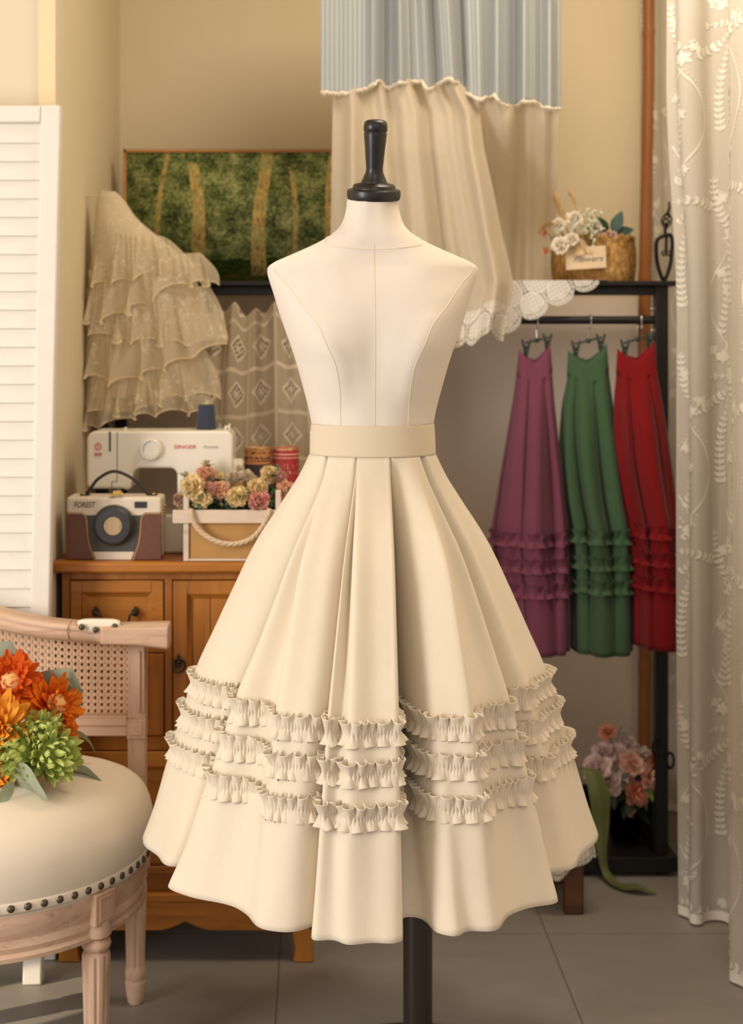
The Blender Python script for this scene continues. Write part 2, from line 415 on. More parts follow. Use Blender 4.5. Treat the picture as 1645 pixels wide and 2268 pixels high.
# ================================================================ ruffle strip used on every skirt
def ruffle(mb, curve, z0, hh, amp, step, lam, seed, base=.0015, top_share=.56):
    """gathered ribbon sewn along a closed plan curve (list of (x,y)); z0 number or function of index fraction"""
    rnd = random.Random(seed)
    pts = [Vector((p[0], p[1])) for p in curve]
    area = sum(a.x * b_.y - b_.x * a.y for a, b_ in zip(pts, pts[1:] + pts[:1])); sgn = 1 if area > 0 else -1
    cum = [0.0]
    for a, b_ in zip(pts, pts[1:] + pts[:1]): cum.append(cum[-1] + (b_ - a).length)
    tot = cum[-1]; n = int(tot / step)
    sm = []; j = 0
    for i in range(n):
        s = tot * i / n
        while cum[j + 1] < s: j += 1
        q = pts[j].lerp(pts[(j + 1) % len(pts)], (s - cum[j]) / max(1e-9, cum[j + 1] - cum[j])); sm.append((q, (j + (s - cum[j]) / max(1e-9, cum[j + 1] - cum[j])) / len(pts)))
    nrm = []
    for i in range(n):
        d = sm[(i + 2) % n][0] - sm[(i - 2) % n][0]; d = d.normalized() if d.length > 1e-9 else Vector((1, 0))
        nrm.append((Vector((d.y, -d.x)) * sgn, d))
    def phases():
        ks = [0.0]; am = []
        while ks[-1] < tot: ks.append(ks[-1] + rnd.uniform(*lam)); am.append(rnd.uniform(.55, 1.25))
        k = tot / ks[-1]; ks = [q * k for q in ks]; out = []; j = 0
        for i in range(n):
            s = tot * i / n
            while ks[j + 1] < s: j += 1
            f_ = (s - ks[j]) / (ks[j + 1] - ks[j]); out.append((2 * PI * f_, lerp(am[j], am[(j + 1) % len(am)], smooth(f_))))
        return out
    pt, pb = phases(), phases()
    rows = [1, .88, .7, .5, .3, .12, 0, -.12, -.3, -.5, -.7, -.88, -1]
    o = len(mb.v)
    for h in rows:
        for i in range(n):
            ph, am = (pt if h > 0 else pb)[i]; q, fr = sm[i]; nn, d = nrm[i]; ah = abs(h); e = ah ** 1.15
            w = math.sin(ph); w = math.copysign(abs(w) ** .75, w)
            out = base + amp * am * e * ((.30 + .5 * w) if h > 0 else (.42 + .5 * w)) + amp * .12 * (1 - ah) ** 1.4 * math.sin(i * step * 2 * PI / max(.0052, step * 3.4) + 1.5 * math.sin(i * .11))
            tan = -amp * .26 * am * e * math.cos(ph)
            z = z0(fr) if callable(z0) else z0
            L_ = hh * 2 * (top_share if h > 0 else 1 - top_share)
            z += (L_ * ah - amp * .22 * e * am * (.5 + .5 * w) - .0022 * e * math.sin(ph * .5 + i * .021)) * (1 if h > 0 else -1)
            p = q + nn * out + d * tan; mb.v.append(Vector((p.x, p.y, z)))
    for r in range(len(rows) - 1):
        for i in range(n): mb.f.append((o + r * n + i, o + r * n + (i + 1) % n, o + (r + 1) * n + (i + 1) % n, o + (r + 1) * n + i))

# ================================================================ the cream skirt
cream = fabric('cream_cotton_twill', C(222, 210, 190), .8, 1500, .32, .025, .2, wrinkle=9)
ZW, ZH = 1.1165, .424
skirt = thing('pleated_skirt', 'cream pleated midi skirt with three frilled bands worn by the dress form', 'skirt', (AX, AY, ZH))
TAB = [(tz(v), (r - .111) / .291) for v, r in ((1868, .402), (1800, .382), (1700, .358), (1600, .332), (1480, .301), (1400, .272), (1300, .236), (1200, .198), (1100, .151), (1050, .128), (1003, .111))]
# waist u, hem u, hem v, kind, mid radial bump, taper of the opening
RAILS = [(692, 315, 1868, 'o', 0, 1), (700, 350, 1897, 'o', 0, 1), (719, 384, 1918, 'o', .003, 1.42), (722, 398, 1921, 'i', -.006, 1.42), (725, 392, 1938, 'i', -.006, 1.42), (727, 378, 1965, 'o', .002, 1.36), (728, 420, 1987, 'o', .002, 1.15), (729, 480, 2008, 'o', -.014, 1),
         (730, 535, 2024, 'o', -.006, 1.0), (731, 572, 2042, 'o', .010, 1.0), (752, 605, 2058, 'o', .004, 1), (772, 650, 2063, 'o', .002, 1), (786, 694, 2054, 'o', -.006, 1), (789, 712, 2036, 'i', -.012, 1), (790.5, 702, 2044, 'i', -.012, 1),
         (791.5, 694, 2080, 'o', .004, 1), (793, 730, 2086, 'o', -.008, 1), (795, 770, 2087, 'o', .008, 1), (825, 830, 2087, 'o', .002, 1), (850, 872, 2085, 'o', .003, 1), (862, 889, 2082, 'o', .004, 1),
         (863, 886, 2048, 'i', -.012, 1), (863.5, 905, 2040, 'i', -.014, 1.6), (864.5, 944, 2046, 'i', -.008, 2.3), (866, 966, 2061, 'o', .007, 2.2), (878, 1006, 2066, 'o', .009, 1.4), (905, 1040, 2061, 'o', .003, 1), (921, 1080, 2050, 'o', .014, 1),
         (924, 1130, 2034, 'o', -.004, 1), (926, 1185, 2012, 'o', -.004, 1), (928, 1226, 1994, 'o', .004, 1), (929, 1219, 1955, 'i', -.010, 1), (932, 1232, 1938, 'i', -.012, 1.1), (941, 1265, 1922, 'o', .002, 1), (950, 1296, 1893, 'o', -.004, 1), (960, 1322, 1862, 'o', 0, 1)]
WA, WB = .1095, .091
def hem_pt(u, v):
    Y = (CZ - ZH) * F / (v - V0); return Vector((PX(u, Y) - AX, Y - AY))
def waist_pt(u):
    x = 0
    for _ in range(6):
        y = -WB * math.sqrt(max(0, 1 - (x / WA) ** 2)); x = max(-WA, min(WA, PX(u, AY + y) - AX))
    return Vector((x, y))
rails = [(waist_pt(a), hem_pt(u, v), k, m, e) for a, u, v, k, m, e in RAILS]
for i in range(1, 25):
    a = PI / 2 + PI * i / 25; k = 'o' if i % 4 in (0, 1) else 'i'; r = .405 if k == 'o' else .345
    a2 = a + (0, .06, -.03, -.05)[i % 4]
    rails.append((Vector((WA * math.sin(a), -WB * math.cos(a))), Vector((r * math.sin(a2), -r * math.cos(a2))), k, .004 if k == 'o' else -.008, 1))
def skirt_section(z, per=6):
    t = clamp(interp_s(TAB, z)); out = []
    for w, h, k, m, e in rails:
        te = t ** e; p = w.lerp(h, te); d = p.normalized()
        p = p + d * (m * 2.3 * smooth(t / .4) * lerp(1, .55, smooth((t - .5) / .5)))
        if k == 'i': p = p - d * (.013 * (1 - t) + .024 * math.sin(PI * t ** .55))
        out.append((p.x, p.y, 0))
    c_ = catmull(out, per, True); n = len(c_)
    sw = .25 * smooth(t / .45)
    c_ = [c_[i - 1] * sw + c_[i] * (1 - 2 * sw) + c_[(i + 1) % n] * sw for i in range(n)]
    return [Vector((p.x + AX, p.y + AY, z)) for p in c_]
NZ = 84
secs = []
for j in range(NZ + 1):
    z = lerp(ZW, ZH, j / NZ); s_ = skirt_section(z); n = len(s_); g = clamp((j / NZ - .9) / .1)
    for i in range(n):       # slight puckers of the stitched hem
        d = (s_[i] - Vector((AX, AY, z))); d.z = 0; d.normalize()
        s_[i] = s_[i] + d * (.0012 * g * math.sin(i * .55 + math.sin(i * .13) * 2) + .0025 * smooth(clamp((j / NZ - .3) * 2)) * math.sin(i * .37 + j * .05))
    secs.append(s_)
n = len(secs[0]); mb = MB(); mb.grid(lambda a, c_: secs[int(round(c_ * NZ))][int(round(a * n)) % n], n, NZ, True)
part('skirt_body', mb, cream, skirt, solid=.0016, sharp=180)
for k, z0 in enumerate((.7035, .6475, .588)):
    mb = MB(); ruffle(mb, [(p.x, p.y) for p in skirt_section(z0, 10)], z0, .0225, .0135, .0012, (.011, .028), 11 + k, .0015)
    part('ruffle', mb, cream, skirt, sharp=180, solid=.0007, weld=False)
mb = MB(); N = 96
def band(a, c_):
    th = 2 * PI * a; z = lerp(ZW - .002, 1.1685, c_); g = lerp(1.004, .982, c_) + .004 * math.sin(PI * c_)
    return Vector((AX + (WA + .0005) * g * math.sin(th), AY - (WB + .0015) * g * math.cos(th), z))
mb.grid(band, N, 14, True); part('waistband', mb, fabric('waistband_twill', C(214, 200, 176), .85, 1500, .3, .03, .2), skirt, solid=.002, sharp=180)
mb = MB(); zp = P(688.5, 955, 2.46)
mb.tube([zp, zp + Vector((0, 0, -.006))], .0016, 8); mb.box(zp + Vector((-.0012, -.002, -.024)), zp + Vector((.0008, .002, -.006)))
part('zip_pull', mb, plain('cream_metal', C(228, 218, 200), .4, metal=.3), skirt, .0005)
# ================================================================ cabinet with its drawers and doors
CY = 2.965; CTOP = PZ(1245, 2.935)
oak = wood('golden_pine', C(154, 92, 30), C(190, 124, 48), 10, (1, 1, .1), .45, .12, C(92, 52, 20), coat=.2)
oakh = wood('golden_pine_across', C(154, 92, 30), C(190, 124, 48), 10, (.1, 1, 1), .45, .12, C(92, 52, 20), coat=.2)
cab = thing('cabinet', 'golden pine cabinet with drawer and panelled doors under the sewing machine', 'cabinet', (PX(410, CY), CY + .2, 0))
def bx(mb, u0, u1, v0, v1, y0, y1):
    mb.box((PX(u0, CY), y0, PZ(v1, CY)), (PX(u1, CY), y1, PZ(v0, CY))); return mb
part('top', MB().box((PX(119, CY), 2.935, CTOP - .024), (PX(702, CY), 3.385, CTOP)), oakh, cab, .006)
m = MB(); bx(m, 137, 690, 1270, 1990, CY + .012, 3.375); part('carcass', m, oak, cab, .003)
m = MB(); bx(m, 137, 155, 1270, 1992, CY, CY + .02); bx(m, 364, 382, 1283, 1630, CY, CY + .02); bx(m, 672, 690, 1270, 1992, CY, CY + .02)
bx(m, 155, 672, 1270, 1284, CY, CY + .02); bx(m, 155, 672, 1630, 1662, CY, CY + .02); bx(m, 155, 364, 1420, 1446, CY, CY + .02)
part('face_frame', m, oak, cab, .002)
def panel(name, u0, u1, v0, v1, mat, rail=26, grooves=0):
    m = MB(); y = CY - .004
    bx(m, u0, u0 + rail, v0, v1, y, y + .02); bx(m, u1 - rail, u1, v0, v1, y, y + .02)
    bx(m, u0 + rail, u1 - rail, v0, v0 + rail, y, y + .02); bx(m, u0 + rail, u1 - rail, v1 - rail, v1, y, y + .02)
    a, b_, c_, d = u0 + rail, u1 - rail, v0 + rail, v1 - rail; k = 11; yi = y + .012
    o = [P(a, c_, y) , P(b_, c_, y), P(b_, d, y), P(a, d, y)]
    q = [(PX(a, CY), PZ(c_, CY)), (PX(b_, CY), PZ(c_, CY)), (PX(b_, CY), PZ(d, CY)), (PX(a, CY), PZ(d, CY))]
    i_ = [(PX(a + k, CY), PZ(c_ + k, CY)), (PX(b_ - k, CY), PZ(c_ + k, CY)), (PX(b_ - k, CY), PZ(d - k, CY)), (PX(a + k, CY), PZ(d - k, CY))]
    m.add([(x, y + .003, z) for x, z in q] + [(x, yi, z) for x, z in i_], [(0,1,5,4), (1,2,6,5), (2,3,7,6), (3,0,4,7)])
    if grooves:
        w = (b_ - a - 2 * k) / grooves
        for g in range(grooves): bx(m, a + k + g * w + .7, a + k + (g + 1) * w - .7, c_ + k, d - k, yi, yi + .006)
    else: bx(m, a + k - 1, b_ - k + 1, c_ + k - 1, d - k + 1, yi, yi + .006)
    return part(name, m, mat, cab, .0015, sharp=30)
dr = panel('drawer', 157, 362, 1286, 1418, oakh)
def mount(u, v):
    return [P(u, v - 13, CY), P(u - 9, v - 2, CY), P(u - 4, v + 9, CY), P(u + 4, v + 9, CY), P(u + 9, v - 2, CY)]
for u in (211, 299):
    m = MB(); m.prism([(p.x, p.z) for p in mount(u, 1356)], CY - .002, CY + .012)
    c = P(u, 1357, CY - .006); m.ell(c, .005, .006, .005, 10, 6); part('drawer_pull_mount', m, BRONZE, dr, .001)
m = MB(); pts = [P(u, v, CY - .012) for u, v in ((211, 1357), (222, 1362), (226, 1378), (236, 1388), (274, 1388), (284, 1378), (288, 1362), (299, 1357))]
m.tube(catmull(pts, 5), .0028, 8); part('bail_handle', m, BRONZE, dr)
d1 = panel('door', 157, 362, 1448, 1628, oak, 30)
d2 = panel('door', 384, 670, 1286, 1628, oak, 30, 5)
m = MB(); m.prism([(p.x, p.z) for p in (P(396, 1446, CY), P(387, 1466, CY), P(390, 1478, CY), P(402, 1478, CY), P(405, 1466, CY))], CY - .007, CY - .002)
m.ell(P(396, 1466, CY - .010), .005, .006, .005, 10, 6)
m.tube([P(396 + 13 * math.sin(a), 1474 - 15 * math.cos(a), CY - .012) for a in [2 * PI * k / 24 for k in range(24)]], .0026, 8, True)
part('ring_pull', m, BRONZE, d2)
panel('drawer', 157, 670, 1664, 1912, oakh, 34)
m = MB(); bx(m, 134, 693, 1916, 1934, CY - .006, CY + .02); bx(m, 131, 696, 1976, 1994, CY - .012, CY + .02); part('base_moulding', m, oakh, cab, .003)
poly = [(131, 1994), (131, 2062)]
for k in range(61):
    x = lerp(150, 672, k / 60); s_ = abs(((x - 150) / 261) % 1 - .5) * 2
    poly.append((x, 2058 - 20 * max(0, (s_ - .55) / .45) ** 1.6 + (0 if 165 < x < 655 else 8)))
poly += [(694, 2062), (694, 1994)]
m = MB(); m.prism([(PX(u, CY), PZ(v, CY)) for u, v in poly][::-1], CY - .008, CY + .014); part('scalloped_apron', m, oakh, cab, .002, sharp=30)
for x0, x1 in ((131, 180), (645, 694)):
    for yy in (CY - .008, 3.335):
        m = MB(); prof = [(2000, 0, 0), (2050, 0, 0), (2070, 4, 6), (2095, 9, 4), (2115, 7, 0), (2126, 3, 0)]
        vs = []; fs = []
        for v, a, b_ in prof:
            z = max(0, PZ(v, CY)) if v < 2126 else 0
            l, r = (PX(x0 + (a if x0 > 400 else b_ * 0), CY), PX(x1 - (a if x0 < 400 else 0), CY))
            vs += [(l, yy, z), (r, yy, z), (r, yy + .04, z), (l, yy + .04, z)]
        for j in range(len(prof) - 1):
            for k in range(4): fs.append((j*4+k, j*4+(k+1) % 4, j*4+4+(k+1) % 4, j*4+4+k))
        fs += [(0,1,2,3), tuple(len(vs) - 4 + k for k in (3,2,1,0))]
        m.add(vs, fs); part('foot', m, oak, cab, .004)

# ================================================================ sewing machine
SY = 3.06
cream_pl = plain('glossy_cream_plastic', C(226, 218, 204), .28, var=.01, spec=.5)
grey_pl = plain('dark_grey_plastic', C(40, 44, 58), .4)
red_ink = plain('red_print', C(206, 52, 50), .6); grey_ink = plain('grey_print', C(176, 170, 160), .6); ink = plain('black_print', C(30, 28, 28), .6); blue_ink = plain('blue_print', C(96, 140, 190), .6)
sew = thing('sewing_machine', 'cream electric sewing machine with round stitch dial standing on the pine cabinet', 'sewing machine', (PX(353, SY), SY + .06, CTOP))
def arc(cx, cy, r, a0, a1, n=6): return [(cx + r * math.cos(math.radians(lerp(a0, a1, k / n))), cy - r * math.sin(math.radians(lerp(a0, a1, k / n)))) for k in range(n + 1)]
out = arc(212, 975, 20, 90, 180) + arc(206, 1069, 14, 180, 270) + [(270, 1083)] + arc(279, 1074, 12, 280, 340) + arc(312, 1055, 18, 160, 90) + arc(376, 1053, 16, 90, 0) + [(392, 1140), (392, 1226)] + [(516, 1226)] + arc(497, 973, 19, 0, 90)
m = MB(); m.prism([(PX(u, SY), PZ(v, SY)) for u, v in out], SY, SY + .125)
part('body', m, cream_pl, sew, .009, sharp=35, seg=4)
m = MB(); m.prism(rrect(PX(206, SY), PX(520, SY), CTOP + .001, PZ(1140, SY), .008), SY - .004, SY + .13); part('base', m, cream_pl, sew, .005)
m = MB(); 
def slot(u0, u1, v0, v1): m.box((PX(u0, SY), SY - .0007, PZ(v1, SY)), (PX(u1, SY), SY + .02, PZ(v0, SY)))
slot(241.5, 245.5, 956, 1000); slot(259, 260.2, 957, 1067); slot(247, 260.2, 1066, 1067.2); slot(247, 248.2, 1066, 1082)
part('seam_slot', m, grey_pl, sew)
Md = Matrix.Translation(P(334.5, 995, SY + .002)) @ Matrix.Rotation(PI / 2, 4, 'X')
m = MB(); m.lathe([(0, 0), (.0245, 0), (.0245, .008), (.0235, .0125), (.021, .0145), (0, .015)], 40, Md); dial = part('stitch_dial', m, cream_pl, sew, 0, sharp=35)
m = MB()
for k in range(14):
    a = 2 * PI * k / 14; r = .0185; c = P(334.5, 995, SY - .0135); m.box((c.x + r * math.cos(a) - .0006, c.y, c.z + r * math.sin(a) - .0016), (c.x + r * math.cos(a) + .0006, c.y + .004, c.z + r * math.sin(a) + .0016))
part('dial_marks', m, grey_ink, dial)
m = MB()
for k in range(5):
    a = math.radians(100 + 22 * k); r = .0165; c = P(334.5, 995, SY - .0135); m.box((c.x + r * math.cos(a) - .0012, c.y, c.z + r * math.sin(a) - .0018), (c.x + r * math.cos(a) + .0012, c.y + .004, c.z + r * math.sin(a) + .0018))
part('dial_marks', m, blue_ink, dial)
lettering('SINGER', .0145, red_ink, sew, P(410, 990, SY - .0006)).scale = (1.02, .8, 1)
lettering('Promise', .010, grey_ink, sew, P(466, 990, SY - .0006), .35)
m = MB(); m.tube([P(217.5, 989, SY - .0004) + Vector((.0066 * math.cos(a), 0, .0072 * math.sin(a))) for a in [2 * PI * k / 24 for k in range(24)]], .0011, 6, True); part('logo_ring', m, red_ink, sew)
lettering('S', .010, red_ink, sew, P(217.5, 989, SY - .0006)); lettering('胜家', .0085, red_ink, sew, P(217.5, 1007, SY - .0006))
m = MB(); m.tube([P(459, 955, SY + .06), P(459, 890, SY + .06)], .0022, 8); m.lathe([(.013, 0), (.013, .003), (.004, .004)], 20, Matrix.Translation(P(459, 954.5, SY + .06))); part('spool_pin', m, cream_pl, sew)
m = MB(); m.tube([P(486, 955, SY + .06), P(486, 938, SY + .06)], .0015, 8); part('thread_guide', m, STEEL, sew)
m = MB(); m.box(P(498, 955, SY + .05), P(503, 943, SY + .07)); m.box(P(506, 955, SY + .05), P(511, 938, SY + .07)); m.box(P(498, 947, SY + .05), P(511, 943, SY + .07)); part('bobbin_winder', m, cream_pl, sew, .001)
m = MB(); m.box(P(274, 955, SY + .05), P(282, 946, SY + .06)); m.ell(P(306, 955, SY + .06), .012, .012, .005, 16, 8); part('tension_wheel', m, cream_pl, sew, .001)
m = MB(); m.lathe([(0, 0), (.03, 0), (.03, .018), (.026, .022), (0, .022)], 32, Matrix.Translation(P(517, 1045, SY + .06)) @ Matrix.Rotation(PI / 2, 4, 'Y')); part('hand_wheel', m, cream_pl, sew)
m = MB(); m.tube([P(262, 1083, SY + .05), P(262, 1120, SY + .05)], .004, 10); m.tube([P(262, 1120, SY + .05), P(262, 1137, SY + .05)], .0012, 6); m.box(P(254, 1132, SY + .035), P(270, 1129, SY + .065)); part('presser_foot', m, STEEL, sew)
# thread cone on the spool pin
z0 = PZ(953.4, SY + .06)
con = thing('thread_cone', 'tall navy blue cone of sewing thread standing on the sewing machine', 'thread', (PX(457, SY + .06), SY + .06, z0))
b = NB('navy_thread'); Xc, Yc, Zc = b.sep(b.coords()); wv = (Zc * 4200.0 + b.noise(b.coords(), 60, 2) * 2.0).sin()
navy = b.done(b.bsdf(b.mix(wv * .5 + .5, C(38, 44, 62), C(62, 68, 88)), .8, 0, .2, b.bump(wv, .4, .0004), sheen=.3))
M_ = Matrix.Translation((PX(457, SY + .06), SY + .06, z0)); k = (SY + .06) / F
part('thread', MB().lathe([(.006, .004), (22.5 * k, .004), (23 * k, .008), (18 * k, .056), (17 * k, .0585), (.006, .0595)], 36, M_), navy, con)
part('core', MB().lathe([(.004, .0), (.012, 0), (.011, .0062), (.009, .062), (.004, .062)], 20, M_), plain('yellow_card_core', C(196, 176, 80), .7), con)
# tins at the back
ty = 3.2
def tin(u0, u1, vt, name, label, body, band, bands, seed, text=None):
    c = P((u0 + u1) / 2, vt, ty); r = PX(u1, ty) - PX(u0, ty); r /= 2; zt = c.z; h = zt - CTOP
    t = thing(name, label, 'tin', (c.x, ty, CTOP), None)
    b = NB(name + '_print'); Xo, Yo, Zo = b.sep(b.coords()); n = b.noise(b.coords(), 90, 4)
    col = b.mix(n.step(.35, .65), body, tuple(x * .82 for x in body[:3]) + (1,))
    for z_a, z_b, cc, thr in bands:
        msk = (Zo > h - z_b) * (Zo < h - z_a)
        if thr: msk = msk * (b.noise(b.scale(b.coords(), (1, 1, .5)), 260, 1) > thr)
        col = b.mix(msk, col, cc)
    mt = b.done(b.bsdf(col, .5, 0, .35))
    part('can', MB().lathe([(0, 0), (r, 0), (r, h - .004), (r * .97, h - .0005), (0, h - .0015)], 36, Matrix.Translation((c.x, ty, CTOP))), mt, t)
    part('rim', MB().tube([Vector((c.x + r * .99 * math.cos(a), ty + r * .99 * math.sin(a), zt - .001)) for a in [2 * PI * k / 32 for k in range(32)]], .0014, 6, True), band, t)
    return t
tin(541, 600, 991, 'storage_tin', 'orange printed tin can with dark lettering beside the red tin', C(204, 142, 92), plain('tin_rim', C(196, 160, 120), .4, metal=.5), [(.008, .014, C(70, 44, 34), .5), (.020, .026, C(74, 44, 36), .47), (.028, .031, C(90, 50, 40), .45), (.037, .2, C(62, 50, 62), 0), (.040, .06, C(120, 90, 90), .62)], 1)
tin(602.5, 662, 990, 'storage_tin', 'red printed tin can with a pale floral motif beside the orange tin', C(170, 50, 56), plain('tin_rim_red', C(200, 150, 120), .4, metal=.4), [(.002, .006, C(222, 180, 130), .45), (.014, .0165, C(222, 176, 150), 0), (.022, .0245, C(214, 170, 140), .4), (.036, .062, C(212, 160, 130), .60)], 2)

# ================================================================ camera shaped bag
BYF = 2.965; BD = .082
case_p = plain('pale_leatherette', C(214, 200, 180), .6, bumpy=.2, bscale=500, var=.03); dk = plain('charcoal_leatherette', C(68, 66, 62), .6, bumpy=.3, bscale=600)
brown = plain('brown_leather', C(104, 62, 46), .5, bumpy=.3, bscale=400, var=.14, vscale=50); blk = plain('black_leather', C(32, 31, 32), .5)
bag = thing('camera_bag', 'camera shaped handbag with brown leather panels and round lens on the pine cabinet', 'bag', (PX(252, BYF), BYF + BD / 2, CTOP))
S_ = .9985
zt = PZ(1101, BYF); x0, x1 = PX(147, BYF), PX(357, BYF)
def fy(k): return BYF - k
def bp(u, v): return (PX(u, BYF), max(CTOP + .0012, PZ(v, BYF)))
part('case', MB().box((x0, BYF, CTOP + .002), (x1, BYF + BD, zt)), case_p, bag, .006, seg=3)
part('front_panel', MB().prism(rrect(PX(149, BYF), PX(355, BYF), PZ(1222, BYF), PZ(1141, BYF), .002), fy(.0012), fy(-.004)), dk, bag)
for side in (-1, 1):
    def mu(u): return u if side < 0 else 504 - u
    pl = [bp(mu(u), v) for u, v in ((147, 1135), (182, 1135), (190, 1140), (194, 1152), (196, 1180), (200, 1205), (208, 1228), (212, 1243), (147, 1243))]
    if side > 0: pl = pl[::-1]
    w = part('leather_panel', MB().prism(pl, fy(.003), fy(-.004)), brown, bag, .001)
    st = [P(mu(u), v, fy(.0034)) for u, v in ((149, 1137.5), (182, 1138), (188, 1142), (191.5, 1153), (193.5, 1180), (197.5, 1205), (205, 1227), (209, 1241))]
    part('stitching', MB().tube(catmull(st, 6), .0008, 5), plain('tan_thread', C(214, 172, 116), .8), w)
part('bottom_strip', MB().prism([bp(u, v) for u, v in ((208, 1222), (296, 1222), (291, 1242), (212, 1242))], fy(.002), fy(-.002)), case_p, bag)
Ml = Matrix.Translation(P(252.5, 1163, fy(0))) @ Matrix.Rotation(PI / 2, 4, 'X')
ln = part('lens_barrel', MB().lathe([(.0435, -.002), (.0435, .006), (.041, .008), (.0395, .009), (.0395, .016), (.036, .020), (.0215, .0205), (.0205, .0165), (0, .0165)], 56, Ml), plain('charcoal_rubber', C(50, 50, 52), .45), bag, sharp=35)
b = NB('woodgrain_mirror'); mirr = b.done(b.bsdf(b.mix(b.noise(b.scale(b.coords(), (1, 1, .05)), 160, 3), C(150, 118, 84), C(208, 184, 150)), .25, .2))
part('lens_glass', MB().lathe([(0, .0166), (.0195, .0166), (.0195, .0172), (0, .0176)], 40, Ml), mirr, ln)
part('viewfinder', MB().prism(rrect(PX(298, BYF), PX(325, BYF), PZ(1125, BYF), PZ(1111, BYF), .001), fy(.002), fy(-.002)), plain('dark_window', C(46, 48, 56), .25), bag)
lettering('FOREST', .0165, ink, bag, P(186, 1118.5, fy(.0006)), .3).scale = (.78, 1, 1)
part('handle', MB().tube(catmull([P(183, 1099, BYF + .035), P(196, 1088, BYF + .033), P(216, 1062, BYF + .030), P(252, 1044, BYF + .028), P(296, 1062, BYF + .030), P(318, 1086, BYF + .033), P(332, 1099, BYF + .035)], 8), .0034, 8), blk, bag)
for u in (182, 333):
    part('handle_base', MB().box((PX(u - 10, BYF), BYF + .025, zt - .001), (PX(u + 10, BYF), BYF + .05, zt + .0035)), blk, bag, .001)
    part('rivet', MB().ell((PX(u + (-2 if u < 250 else 4), BYF), BYF + .03, zt + .0035), .004, .004, .003, 12, 6), GOLD, bag)
m = MB(); m.box(P(242, 1102, fy(.003)), P(252, 1094, BYF + .01)); m.box(P(250, 1098, fy(.002)), P(270, 1086, BYF + .01)); m.box(P(268, 1100, fy(.002)), P(273, 1090, BYF + .008)); part('clasp', m, GOLD, bag, .0015)
m = MB()
yb = BYF + .05
for k in range(4): m.ell((x1 + .002, yb, PZ(1126 + k * 7, BYF)), .003, .006, .004, 10, 6)
part('side_clip', m, GOLD, bag)

# ================================================================ flower crate
KY = 2.945
whitewash = wood('whitewashed_wood', C(208, 186, 168), C(228, 210, 194), 10, (.08, 1, 1), .7, .2, C(176, 146, 124))
burlap = fabric('burlap', C(188, 146, 92), .95, 500, .6, .12)
crate = thing('flower_crate', 'small whitewashed crate lined with burlap holding peach flowers, rope handle in front', 'crate', (PX(513, KY), KY + .07, CTOP))
KD = .095
def kz(v): return max(CTOP + .0005, PZ(v, KY))
for u0, u1 in ((406, 418), (610, 622)):
    for y in (KY, KY + KD): part('corner_post', MB().box((PX(u0, KY), y, CTOP + .0005), (PX(u1, KY), y + .009, PZ(1086, KY))), whitewash, crate, .001)
for y in (KY - .007, KY + KD + .009):
    part('top_rail', MB().box((PX(383, KY), y, PZ(1158, KY)), (PX(645, KY), y + .007, PZ(1129, KY))), whitewash, crate, .001)
    part('bottom_rail', MB().box((PX(418, KY), y + .008, CTOP + .0007), (PX(610, KY), y + .014, PZ(1238, KY))), whitewash, crate, .001)
m = MB(); m.prism(rrect(PX(419, KY), PX(609, KY), CTOP + .003, PZ(1140, KY), .004), KY + .004, KY + KD + .004); part('burlap_liner', m, burlap, crate, .004)
rope = fabric('cotton_rope', C(214, 190, 160), .95, 300, .8, .12)
pts = catmull([P(423, 1128, KY - .009), P(424, 1142, KY - .014), P(436, 1168, KY - .014), P(458, 1188, KY - .013), P(490, 1202, KY - .013), P(524, 1204, KY - .013), P(556, 1193, KY - .013), P(580, 1168, KY - .014), P(594, 1140, KY - .014), P(596, 1128, KY - .009)], 10)
m = MB()
for s_ in range(3):
    q = []
    for i, p in enumerate(pts):
        a = i * .55 + s_ * 2 * PI / 3; d = (pts[min(i + 1, len(pts) - 1)] - pts[max(i - 1, 0)]).normalized(); nrm = Vector((-d.z, 0, d.x)); q.append(p + nrm * .0026 * math.cos(a) + Vector((0, .0026 * math.sin(a), 0)))
    m.tube(q, .003, 6)
part('rope_handle', m, rope, crate)
# ================================================================ flower kit
def petal(mb, M, ln, wd, curl, cup, nl=5, nw=4, frill=0, rnd=random, tip=.55):
    """petal along +x in its own frame, rising in z by curl"""
    ph = rnd.uniform(0, 6)
    def fn(a, c_):
        x = c_ * ln; wv = wd * (math.sin(PI * min(1, (c_ * .85 + .12))) ** tip); y = (a - .5) * 2 * wv
        z = curl * c_ * c_ * ln + cup * ((a - .5) * 2) ** 2 * wd + frill * c_ ** 2 * math.sin(a * 11 + ph)
        return M @ Vector((x + (frill * .8 * math.sin(a * 17 + ph) if c_ > .9 else 0), y, z))
    mb.grid(fn, nw, nl)
def bloom_mesh(name, mat, r, layers, seed, frill=.1, wd=.38, tip=.5, nl=4, nw=4, cup=.25, center=None):
    """layers: (count, tilt degrees above flat, length share, height share)"""
    rnd = random.Random(seed); mb = MB()
    for n, tilt, ls, hz in layers:
        a0 = rnd.uniform(0, 6)
        for k in range(n):
            a = a0 + 2 * PI * k / n + rnd.uniform(-.2, .2)
            M = Matrix.Translation((0, 0, hz * r)) @ Matrix.Rotation(a, 4, 'Z') @ Matrix.Rotation(-math.radians(tilt + rnd.uniform(-8, 8)), 4, 'Y') @ Matrix.Rotation(rnd.uniform(-.15, .15), 4, 'X')
            petal(mb, M, r * ls * rnd.uniform(.9, 1.08), r * wd * ls, rnd.uniform(-.1, .25), cup, nl, nw, frill * r, rnd, tip)
    return mb.data(name, mat, sharp=180, weld=False)
